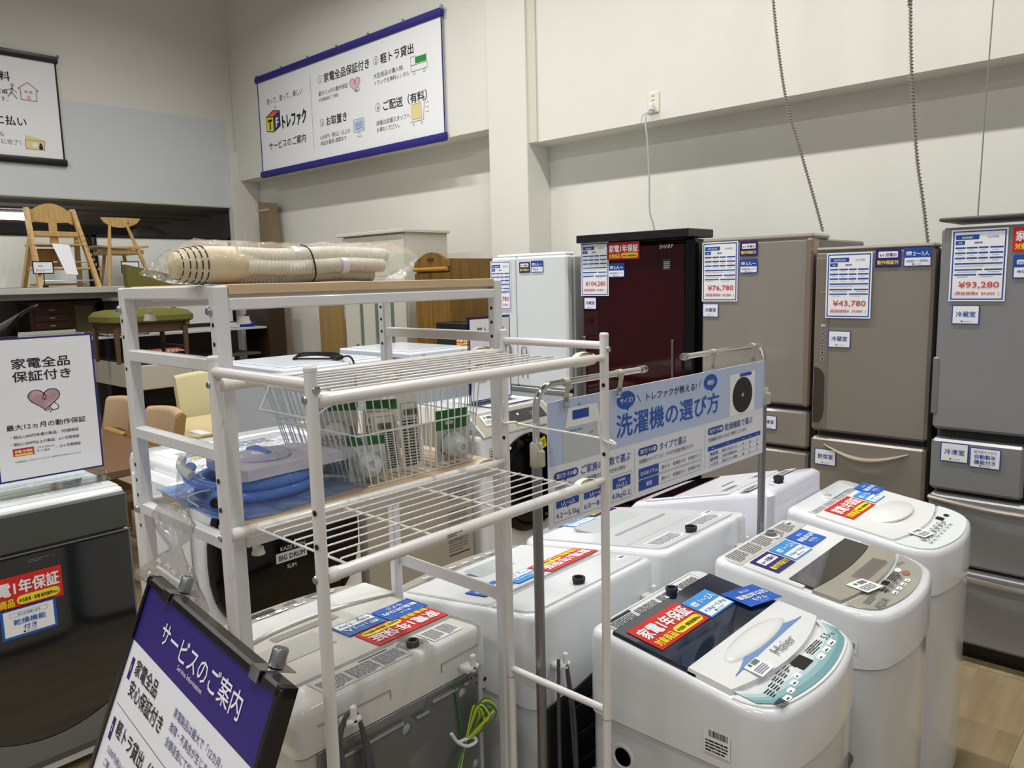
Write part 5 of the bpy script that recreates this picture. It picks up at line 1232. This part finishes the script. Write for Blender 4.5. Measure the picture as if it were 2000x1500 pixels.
s = Sheet(t, (-2.69, 3.06, .655), (.0, .96, .28), (0, -.28, .96), .12, .06, yel, 'caution_label'); s.fine(.01, .01, .1, .04, 4, ink); s.done()
s = Sheet(t, (-2.7385, 2.775, .68), (0, 1, 0), Z); s.frame(0, 0, .05, .055, .002, ink); s.fine(.008, .008, .034, .04, 3, ink); s.done()
G().box((-2.9, 2.95, .9135), (-3.25, 3.33, .917), .001).out('top_leaflets', paper, t)
t = thing('acrylic_notice', 'navy edged truck rental notice in a clear stand beside the loop handled refrigerator', 'sign', (-3.0, 3.07, .917), absolute=True)
s = Sheet(t, (-3.0, 2.905, .935), (0, 1, 0), Z, .325, .465, navyd, 'notice_paper', .0015); s.rect(.006, .006, .313, .450, paper); s.rect(.006, .455, .17, .01, M('plum', '#3a2440', .5), 2)
s.txt('軽トラ貸出', .06, .375, .04, ink, 3, .02, w=.21); s.fine(.04, .2, .24, .11, 5, ink, 2, .3, 5); s.txt('ご購入商品の配送に', .06, .13, .014, inkg); s.txt('2時間無料', .06, .1, .014, inkg); s.done()
G().box((-3.006, 2.895, .92), (-3.003, 3.24, 1.405), .001).out('clear_back', acryl, t); G().box((-3.05, 2.9, .9175), (-2.96, 3.235, .921), .001).out('clear_foot', acryl, t)

# ================================================================ CHEST FREEZERS behind
fz = M('freezer_white', '#d6dde6', .3, coat=.3); fzs = M('freezer_body', '#b9c0c8', .4)
def freezer(label, x0, x1, y0, y1, zt):
    t = thing('chest_freezer', label, 'freezer', ((x0+x1)/2, (y0+y1)/2, 0), absolute=True)
    G().box((x0+.02, y0+.015, .0), (x1-.01, y1-.015, zt-.05), .012).out('cabinet', fzs, t)
    l = G().box((x0, y0, zt-.045), (x1, y1, zt-.006), .008).out('lid', fz, t)
    G().box((x0+.06, y0+.05, zt-.008), (x1-.06, y1-.05, zt+.002), .006).out('lid_panel', fz, l)
    for y in (y0+.1, y1-.1):
        G().box((x1-.004, y-.012, zt-.05), (x1+.012, y+.012, zt-.02), .004).box((x1-.006, y-.02, zt-.075), (x1+.006, y+.02, zt-.052), .003).out('hinge', zinc, t)
    return t
freezer('white chest freezer with black cord coiled on its lid', -4.33, -3.60, 2.125, 2.86, 1.165)
freezer('white chest freezer farther back next to the truck rental notice', -4.22, -3.50, 2.905, 3.42, 1.19)
t = thing('power_cord', 'black power cord bundled on the nearer freezer lid', 'cable', (-3.72, 2.55, 1.167), absolute=True)
g = G()
for i in range(3): g.tube(cat([(-3.95+.01*i, 2.40, 1.175), (-4.0, 2.46+.01*i, 1.18+.008*i), (-3.9, 2.52, 1.19+.006*i), (-3.72, 2.545, 1.185+.01*i), (-3.68, 2.53, 1.18), (-3.8, 2.46, 1.178), (-3.95, 2.41, 1.175)], 5), .006, 6)
g.tube(cat([(-3.68, 2.54, 1.185), (-3.6, 2.55, 1.19), (-3.57, 2.555, 1.12), (-3.572, 2.55, .9), (-3.575, 2.54, .7)]), .006, 6); g.out('cord', cable_b, t)
G().box((-3.74, 2.5, 1.172), (-3.66, 2.56, 1.20), .012).out('plug', black, t)

# ================================================================ WARDROBES AND PANELS AT THE BACK WALL
t = thing('wardrobe', 'tall off-white wardrobe with slim doors standing below the long banner', 'wardrobe', (-4.88, 3.95, 0), absolute=True)
ow = M('offwhite_lacquer', '#cdcbbd', .45)
G().box((-5.26, 3.72, .08), (-4.485, 4.14, 1.97), .003).out('carcass', ow, t); G().box((-5.30, 3.68, 1.968), (-4.46, 4.15, 1.992), .003).out('top_board', ow, t); G().box((-5.22, 3.74, 0), (-4.52, 4.12, .08)).out('plinth', dkgrey, t)
n = 4; wdr = (5.26-4.485)/n
glass = M('reeded_glass', '#6f7a75', .15, coat=.4)
for i in range(n):
    x = -5.26+wdr*i; d = G().box((x+.002, 3.70, .09), (x+wdr-.002, 3.718, 1.955), .002).out('door', ow, t)
    if i in (1, 2, 3): G().box((x+.012, 3.697, .12), (x+.05, 3.7, 1.45), .001).out('glass_strip', glass, d)
    G().box((x+wdr-.045, 3.688, 1.02), (x+wdr-.02, 3.7, 1.12), .002).out('handle', MC['satin_rail'], d)
t = thing('wooden_wardrobe', 'pine wardrobe with arched crest standing left of the wall pillar', 'wardrobe', (-4.05, 3.85, 0), absolute=True)
G().box((-4.235, 3.60, .06), (-3.875, 4.12, 1.755), .003).out('carcass', woodw, t)
cr = [(-4.235, 1.70)] + [(-4.235+.36*i/12, 1.735+.065*math.sin(PI*i/12)) for i in range(13)] + [(-3.875, 1.70)]
G().prism([(x, 3.585, z) for x, z in cr], (0, .02, 0)).out('arched_crest', woodw, t); G().box((-4.09, 3.578, 1.745), (-4.03, 3.586, 1.76), .002).out('crest_plate', M('brass_dark', '#4d3c22', .4, metal=.6), t)
G().cyl((-4.225, 3.575, 1.685), (-3.885, 3.575, 1.685), .014, 12).out('rail', M('pine_light', '#a8762f', .45), t)
for i in range(2): G().box((-4.233+.18*i, 3.582, .1), (-4.057+.18*i, 3.6, 1.66), .003).out('door', woodw, t)
t = G().box((-6.40, 4.20, 0), (-6.03, 4.23, 1.62), .002).out('wood_panel', M('oak_panel', '#a88a55', .55, noise=.2, scale=3, stretch=(4, 4, .6)), None); tag(t, 'pale wood board leaning against the back wall left of the off-white wardrobe', 'board')
o = thing('paper_roll', 'tall flat kraft wrapped parcel standing in the room corner', 'parcel', (-7.25, 4.25, 0), absolute=True)
G().prism([(-7.52, 4.24, 0), (-7.47, 4.24, 2.44), (-7.45, 4.24, 2.46), (-7.27, 4.24, 2.44), (-7.08, 4.24, 0)], (0, .1, 0)).out('wrapped_parcel', kraft, o); G().box((-7.5, 4.235, 2.36), (-7.26, 4.24, 2.385)).out('tape_band', M('tape', '#b5a284', .4), o)
tag(G().box((-7.45, 3.99, 0), (-6.98, 4.18, 1.42), .004).out('dark_cupboard', M('cupboard_brown', '#332419', .5)), 'dark brown cupboard beside the kraft parcel', 'cupboard')

# ================================================================ SHELVING AND FURNITURE, LEFT BACKGROUND
t = thing('display_shelving', 'long grey shelving under the high chair with light edge', 'shelf', (-7.2, 1.5, 0), absolute=True)
G().box((-7.68, -1.5, 0), (-7.64, 3.7, 1.60)).out('back_board', greyp, t)
G().box((-7.64, -1.5, 1.575), (-6.9, 2.75, 1.625), .004).out('upper_shelf', M('shelf_light', '#b9bab4', .4), t); G().box((-7.0, -1.5, 1.53), (-6.98, 2.7, 1.575)).out('shelf_lip', M('lip_grey', '#8e8f8c', .4), t)
G().box((-7.64, -1.5, 1.18), (-7.0, 3.98, 1.20), .002).out('lower_shelf', M('shelf_pale', '#c3c6c4', .4), t)
G().box((-7.64, -1.5, .93), (-7.0, 3.9, .95), .002).out('bottom_shelf', M('shelf_dark', '#55514c', .6), t)
for y in (-1.4, .6, 2.66): G().box((-7.62, y, 0), (-7.58, y+.04, 1.575)).out('upright', M('upright_grey', '#77787a', .5), t)
# boards with black frames
for i, (y0, y1) in enumerate(((.6, 2.60), (2.64, 3.95))):
    t = thing('white_board', ('white panel with black frame behind the high chair', 'white panel with black frame behind the round-backed chair')[i], 'board', (-7.56, (y0+y1)/2, 1.63), absolute=True, group='white panels with black frames')
    G().box((-7.60, y0+.01, 1.632 if i == 0 else 1.24), (-7.57, y1-.01, 2.08)).out('panel', M('panel_white', '#e3e5e1', .5), t)
    zb_ = 1.63 if i == 0 else 1.235
    for a, b in (((-7.605, y0, 2.07), (-7.56, y1, 2.095)), ((-7.605, y0, zb_), (-7.56, y0+.025, 2.095)), ((-7.605, y1-.025, zb_), (-7.56, y1, 2.095))): G().box(a, b, .002).out('frame_bar', black, t)
# junk on top of the boards, deep in the loft
t = G().ball((-8.6, 3.55, 2.14), (.16, .2, .12), 14, 8).out('folded_blanket', M('blanket_grey', '#8d8a84', .9, noise=.3, scale=12)); tag(t, 'pale bundled blanket in the dark loft behind the chair', 'blanket')
t = G().box((-8.9, 3.2, 0), (-8.3, 4.2, 2.01), .02).out('storage_box', M('box_dark', '#24221f', .8)); tag(t, 'dark storage box in the loft under the bundled blanket', 'box')
# high chair
t = thing('high_chair', 'light wooden child high chair with white price strip on the upper shelf', 'chair', (-7.1, 2.15, 1.625), absolute=True)
ch = woodc
for y0, y1 in ((1.99, 1.985), (2.33, 2.42)):
    G().prism([(-6.98, y1-.0, 1.625), (-6.93, y1, 1.625), (-7.12, y0, 2.27), (-7.17, y0, 2.27)], (0, .032, 0)).out('side_rail', ch, t)
    G().prism([(-7.42, y1, 1.625), (-7.36, y1, 1.625), (-7.08, y0, 2.0), (-7.12, y0, 2.04)], (0, .03, 0)).out('rear_leg', ch, t)
    g = G()
    for k in range(9): f = k/9; g.box((-6.95-.13*f-.0, y1+(y0-y1)*f-.004 if y0 < 2.1 else y1+(y0-y1)*f+.032, 1.72+.04*k), (-6.93-.13*f, y1+(y0-y1)*f if y0 < 2.1 else y1+(y0-y1)*f+.038, 1.74+.04*k))
    g.out('notch_strip', ch, t)
pts = [(2.02, 2.14)] + [(2.02+.32*i/10, 2.235+.075*math.sin(PI*i/10)) for i in range(11)] + [(2.34, 2.14)] + [(2.34-.32*i/8, 2.165-.012*math.sin(PI*i/8)) for i in range(1, 8)]
G().prism([(-7.13, y, z) for y, z in pts], (-.02, 0, 0)).out('top_rail', ch, t)
G().box((-7.09, 2.02, 2.04), (-7.07, 2.36, 2.08), .003).out('back_slat', ch, t); G().box((-7.12, 2.15, 1.98), (-7.10, 2.21, 2.15), .003).out('back_splat', ch, t)
G().box((-7.3, 2.01, 1.965), (-7.02, 2.37, 1.98), .003).out('tray_board', ch, t); G().box((-7.32, 2.04, 1.80), (-7.28, 2.33, 1.95), .01).out('seat_back', ch, t)
G().box((-7.28, 2.0, 1.77), (-6.99, 2.40, 1.785), .003).out('seat', ch, t); G().box((-7.2, 1.99, 1.64), (-7.17, 2.42, 1.66), .003).out('lower_rail', ch, t)
for z, x in ((1.83, -7.02), (1.68, -6.98)): G().cyl((x, 1.99, z), (x, 2.42, z), .005, 8).out('metal_rod', zinc, t)
s = Sheet(t, (-7.0, 2.13, 1.70), (0, 1, 0), (.0, .0, 1)); s.done()
G().prism([(-6.97, 2.20, 1.735), (-6.97, 2.29, 1.725), (-7.02, 2.26, 1.97), (-7.02, 2.13, 1.98)], (.003, 0, 0)).out('price_strip', paper, t)
def framed_card(label, y, z, x=-6.95):
    t = thing('price_card', label, 'price card', (x, y, 1.625), absolute=True, group='framed price cards on the shelf')
    s = Sheet(t, (x, y-.075, z), (0, 1, 0), Z, .15, .1, black, 'card', .004); s.rect(.008, .008, .134, .084, paper); s.fine(.04, .06, .07, .012, 1, ink); s.fine(.02, .02, .11, .02, 2, inkl); s.done()
    G().cyl((x, y, 1.64), (x, y, z), .004, 8).out('stem', black, t); G().box((x-.03, y-.02, 1.625), (x+.03, y+.02, 1.645), .004).out('clip_base', black, t)
framed_card('framed price card in front of the high chair', 2.03, 1.735); framed_card('framed price card in front of the round-backed chair', 2.70, 1.735, -6.95)
# round backed chair
t = thing('wooden_chair', 'oak chair with rounded backrest standing on the upper shelf', 'chair', (-7.15, 2.68, 1.625), absolute=True)
pts = [(2.52+.33*i/12, 2.205+.005*math.sin(PI*i/12)) for i in range(13)] + [(2.85-.33*i/12, 2.205-.08*math.sin(PI*i/12)**.55) for i in range(1, 12)]
g = G(); g.loft([[(-7.02-.03*math.sin(PI*(y-2.52)/.33), y, z) for y, z in pts], [(-7.035-.03*math.sin(PI*(y-2.52)/.33), y, z) for y, z in pts]]); g.out('backrest', ch, t)
G().lathe((-7.02+.012-.03, 2.61, 2.165), [(.006, 0), (.004, .004)], 8, 'x').out('back_screw', ink, t); G().lathe((-7.02+.012-.03, 2.75, 2.165), [(.006, 0), (.004, .004)], 8, 'x').out('back_screw', ink, t)
for (a, b) in (((-7.0, 2.535, 1.625), (-7.05, 2.60, 2.15)), ((-7.0, 2.905, 1.625), (-7.05, 2.74, 2.15))):
    G().tube([a, (V3(a)*.55+V3(b)*.45), b], [.014, .017, .012], 10).out('rear_leg', ch, t)
for (a, b) in (((-7.42, 2.62, 1.625), (-7.38, 2.66, 1.93)), ((-7.42, 2.86, 1.625), (-7.38, 2.82, 1.93))): G().tube([a, b], [.011, .017], 10).out('front_leg', ch, t)
G().box((-7.4, 2.57, 1.90), (-7.03, 2.86, 1.935), .004).out('seat_frame', ch, t)
sp = rr(-7.22, 2.72, .42, .42, .1, 5); G().loft([[(x, y, 1.94+.02*((y-2.72)/.2)**2) for x, y in sp], [(x, y, 1.955+.02*((y-2.72)/.2)**2) for x, y in sp]]).out('seat', ch, t)
# dark cabinets on the lower shelf
for i, (y0, y1, z1, lb) in enumerate(((1.98, 2.49, 1.49, 'brown jewellery cabinet with small drawers on the grey shelf'), (2.56, 2.86, 1.48, 'very dark small drawer chest right of the brown one'))):
    t = thing('drawer_chest', lb, 'chest', (-7.35, (y0+y1)/2, 1.2), absolute=True); m_ = M('chest_brown_%d' % i, ('#4a2a16', '#24120e')[i], .4, noise=.3, scale=6)
    G().box((-7.56, y0, 1.2), (-7.24, y1, z1), .003).out('carcass', m_, t); G().box((-7.57, y0-.015, z1), (-7.225, y1+.015, z1+.015), .003).out('top', m_, t)
    for k in range(4 if i == 0 else 3):
        d = G().box((-7.24, y0+.03, 1.215+.065*k), (-7.228, y0+.03+(.27 if i == 0 else .25), 1.272+.065*k), .002).out('drawer', m_, t); G().cyl((-7.222, y0+.14, 1.243+.065*k), (-7.222, y0+.18, 1.243+.065*k), .004, 8).out('knob', silver, d)
    if i == 0: G().box((-7.24, y1-.17, 1.215), (-7.23, y1-.03, 1.47), .002).out('glass_door', M('olive_glass', '#5a5538', .2), t)
t = thing('black_armchair', 'black moulded chair back at the far left edge', 'chair', (-6.2, 1.55, 1.2), absolute=True)
G().loft([[(-6.35, 1.2+.1*k, z+.0) for k in range(5)] for z in (1.05,)] + [[(-6.3, 1.25+.1*k, 1.2+.03*k*k/2) for k in range(5)]] + [[(-6.3, 1.35+.1*k, 1.28+.055*k) for k in range(5)]], False, False, closed=False).out('shell', black, t).modifiers.new('s', 'SOLIDIFY').thickness = .03
G().tube(cat([(-6.29, 1.35, 1.28), (-6.29, 1.55, 1.35), (-6.29, 1.70, 1.46), (-6.29, 1.78, 1.50)]), .012, 8).out('rim', dkgrey, t)
for z in (.0,):
    for yy in (1.3, 1.6): G().cyl((-6.25, yy, 0), (-6.3, yy, 1.1), .014, 8).out('leg', black, t)
for i, (y0, y1, z0, lb) in enumerate(((1.72, 2.30, 1.20, 'wide white open tray box on the grey shelf above the warranty notice'), (2.48, 2.83, 1.20, 'stacked white trays on the grey shelf beside the dark chest'))):
    t = thing('white_tray', lb, 'tray', (-6.95, (y0+y1)/2, z0), absolute=True); pwm = M('tray_white', '#dcddd2', .4); x0 = -7.2 if i else -7.2
    for k in range(1 if i == 0 else 3):
        zz = z0+.045*k; g = G().box((-7.2, y0, zz), (-7.0, y1, zz+.008)).box((-7.0, y0, zz), (-7.006, y1, zz+.038)).box((-7.2, y0, zz), (-7.194, y1, zz+.07)).box((-7.2, y0, zz), (-7.0, y0+.006, zz+.05)).box((-7.2, y1-.006, zz), (-7.0, y1, zz+.05)); g.out('tray', pwm, t)
# soft goods on the bottom shelf
t = G().loft([[(x, y, z) for x, y in rr(-7.15, 2.97, .26*f, .44*f, .06)] for z, f in ((.952, .85), (.985, 1), (1.02, 1), (1.05, .7))]).out('gingham_cushion', None)
gm = bpy.data.materials.new('gingham'); gm.use_nodes = True; nt = gm.node_tree; ck = nt.nodes.new('ShaderNodeTexChecker'); ck.inputs['Scale'].default_value = 55; ck.inputs['Color1'].default_value = lin('#c8472e'); ck.inputs['Color2'].default_value = lin('#e8c9b8')
tc = nt.nodes.new('ShaderNodeTexCoord'); nt.links.new(tc.outputs['Object'], ck.inputs['Vector']); nt.links.new(ck.outputs[0], nt.nodes['Principled BSDF'].inputs['Base Color']); nt.nodes['Principled BSDF'].inputs['Roughness'].default_value = .9
t.data.materials.clear(); t.data.materials.append(gm); tag(t, 'red and white gingham cushion on the bottom grey shelf', 'cushion')
t = thing('storage_case', 'royal blue case with white end on the lower grey shelf', 'case', (-7.2, 3.75, 1.2), absolute=True)
G().box((-7.3, 3.74, 1.2), (-7.08, 3.92, 1.255), .02).out('case', M('royal_blue', '#1c2f9e', .6), t); G().box((-7.3, 3.62, 1.2), (-7.07, 3.738, 1.245), .008).out('case_end', M('case_white', '#cfcac0', .5), t)
# white lacquer TV board with the green bench on it
t = thing('tv_board', 'wide grey-white lacquer cabinet with dark recessed base under the green bench', 'cabinet', (-6.4, 2.8, 0), absolute=True)
lac = M('lacquer_greige', '#c2beb0', .25, coat=.4)
G().box((-7.0, 2.33, .83), (-6.0, 3.1, 1.02), .003).out('carcass', lac, t); G().box((-6.99, 2.34, 1.02), (-6.01, 3.09, 1.032), .002).out('glass_top', M('smoke_glass', '#3c3b36', .05, coat=1), t)
G().box((-5.998, 2.335, .835), (-5.99, 2.735, 1.015), .002).out('drawer', lac, t); G().box((-5.998, 2.74, .835), (-5.99, 3.095, 1.015), .002).out('drawer', lac, t)
G().box((-6.85, 2.42, .66), (-6.1, 3.0, .83)).out('recessed_base', M('base_black', '#15110e', .4), t); G().box((-6.9, 2.38, 0), (-6.05, 3.05, .06)).out('plinth', woodd, t)
for sx in (-6.75, -6.2):
    for sy in (2.5, 2.92): G().box((sx, sy, .06), (sx+.05, sy+.05, .66)).out('leg', woodd, t)
tag(G().box((-5.96, 2.1, 0), (-5.72, 3.25, .498), .004).out('low_stand', M('base_black', '#15110e', .4)), 'low black stand carrying the amber boards', 'stand')
for k in range(3):
    o = G().box((-5.975, 2.0+.05*k, .50+.06*k), (-5.68, 3.3, .558+.06*k), .008).out('plank_stack_board', M('timber_amber_%d' % k, ('#6b4a1e', '#7d5a28', '#8a6a35')[k], .5, noise=.3, scale=5, stretch=(1, 6, 1)), None); tag(o, ('bottom', 'middle', 'top')[k]+' amber board of the low stack under the TV cabinet', 'board', 'stack of amber boards')
t = thing('green_bench', 'walnut bench with olive green seat and backrest standing on the cabinet', 'bench', (-6.35, 2.55, 1.032), absolute=True)
sp = rr(-6.35, 2.52, .52, .66, .08, 5)
G().loft([[(-6.35+(x+6.35)*f, 2.52+(y-2.52)*f, z) for x, y in sp] for z, f in ((1.335, .93), (1.35, 1), (1.39, 1.0), (1.425, .9), (1.438, .7))]).out('seat_cushion', greenf, t)
G().box((-6.56, 2.24, 1.26), (-6.14, 2.79, 1.335), .004).out('seat_rail', woodb, t)
for sx, sy in ((-6.12, 2.235), (-6.56, 2.235), (-6.12, 2.76), (-6.56, 2.76)): G().tube([(sx, sy, 1.032), (sx, sy, 1.30)], [.016, .022], 10).out('leg', woodb, t)
G().tube(cat([(-6.56, 2.78, 1.30), (-6.5, 2.79, 1.38), (-6.4, 2.8, 1.41), (-6.24, 2.8, 1.41), (-6.15, 2.79, 1.37), (-6.12, 2.78, 1.30)]), .02, 8).out('arched_stretcher', woodb, t); G().tube([(-6.56, 2.76, 1.13), (-6.12, 2.76, 1.13)], .014, 8).out('stretcher', woodb, t)
g = G(); g.prism([(-6.5, 2.50, 1.56), (-6.5, 2.95, 1.60), (-6.5, 3.08, 1.62), (-6.5, 2.9, 1.70), (-6.5, 2.49, 1.795)], (-.08, 0, 0)); g.out('back_cushion', greenf, t)
for y in (2.56, 2.86): G().box((-6.585, y, 1.30), (-6.56, y+.035, 1.62), .004).out('back_post', woodb, t)
# dining set
def top_table(label, pts, zt, th, m, legs, name='dining_table'):
    cx = sum(p[0] for p in pts)/len(pts); cy = sum(p[1] for p in pts)/len(pts)
    t = thing(name, label, 'table', (cx, cy, 0), absolute=True)
    G().prism([(x, y, zt-th) for x, y in pts], (0, 0, th)).out('tabletop', m, t)
    for x, y in legs: G().box((x-.03, y-.03, 0), (x+.03, y+.03, zt-th), .004).out('leg', m, t)
    return t
top_table('brown dining table behind the dark fronted drum machine', rr(-4.66, 1.32, 1.5, .85, .03, 3), .72, .03, M('brown_table', '#6e5038', .4, noise=.12, scale=4), ((-5.33, .97), (-3.99, .97), (-5.33, 1.67), (-3.99, 1.67)))
top_table('pale beige table with rounded corner beside the cream chair', rr(-4.78, 2.26, .72, .55, .06, 4), .72, .028, M('beige_table', '#cbb98f', .35), ((-5.06, 2.08), (-4.5, 2.08), (-5.06, 2.44), (-4.5, 2.44)))
o = G().box((-4.62, 2.05, .7205), (-4.45, 2.12, .7235)).out('loose_paper', paper); tag(o, 'small white paper lying on the pale beige table', 'paper')
def pad_chair(label, cx, cy, w, z0, z1, m, rz=0, woodside=True, d=.06, seatd=.40):
    t = thing('dining_chair', label, 'chair', (cx, cy, 0), rz)
    n = 10; prof = rr(0, (z0+z1)/2, d, z1-z0, .028, 4)
    g = G(); rings = []
    for i in range(n+1):
        u_ = i/n; y = -w/2+w*u_; bw = -.04*(1-(2*u_-1)**2)
        rings.append([(a+bw+(b-z0)*(-.18), y, b+(.012*math.sin(PI*u_) if b > z0 else 0)) for a, b in prof])
    g.loft(rings); g.out('backrest', m, t)
    if woodside:
        for y in (-w/2-.012, w/2): G().prism([(.035, y, z0), (-.03, y, z0), (-.03-(z1-z0)*.18, y, z1-.02), (-.0-(z1-z0)*.18, y, z1-.005), (.03-(z1-z0)*.18, y, z1-.03)], (0, .012, 0)).out('wood_side', M('ash_wood', '#a07c48', .45), t)
    G().box((.02, -w/2+.02, .40), (seatd, w/2-.02, .47), .02).out('seat', m, t); G().box((.0, -w/2+.05, .45), (.05, w/2-.05, z0+.03), .01).out('back_support', MC.get('ash_wood') or m, t)
    for x in (.04, seatd-.04):
        for y in (-w/2+.05, w/2-.05): G().tube([(x, y, 0), (x, y, .41)], [.013, .02], 8).out('leg', MC.get('ash_wood') or woodc, t)
    return t
bf = M('beige_fabric', '#b79c7b', .9, noise=.1, scale=90, bump=.1)
pad_chair('beige padded chair with light wooden sides at the far side of the brown table', -4.66, 1.90, .42, .66, .875, bf, -PI/2)
pad_chair('beige padded chair farther left at the brown table', -5.40, 1.93, .42, .64, .87, bf, -PI/2)
pad_chair('cream leatherette chair with tall plain back behind the pale table', -5.2, 2.50, .46, .60, 1.0, M('cream_leather', '#d2ca9f', .4), 0, False, .05)
# small black appliance with red cards behind the freezer
t = thing('black_appliance', 'low black appliance carrying a red and yellow card behind the freezers', 'appliance', (-3.75, 3.2, 0), absolute=True)
G().box((-3.86, 3.43, 0), (-3.5, 3.59, 1.33), .006).out('cabinet', black, t); card_year(t, (-3.66, 3.428, 1.18), X, Z, .15)
"""end"""
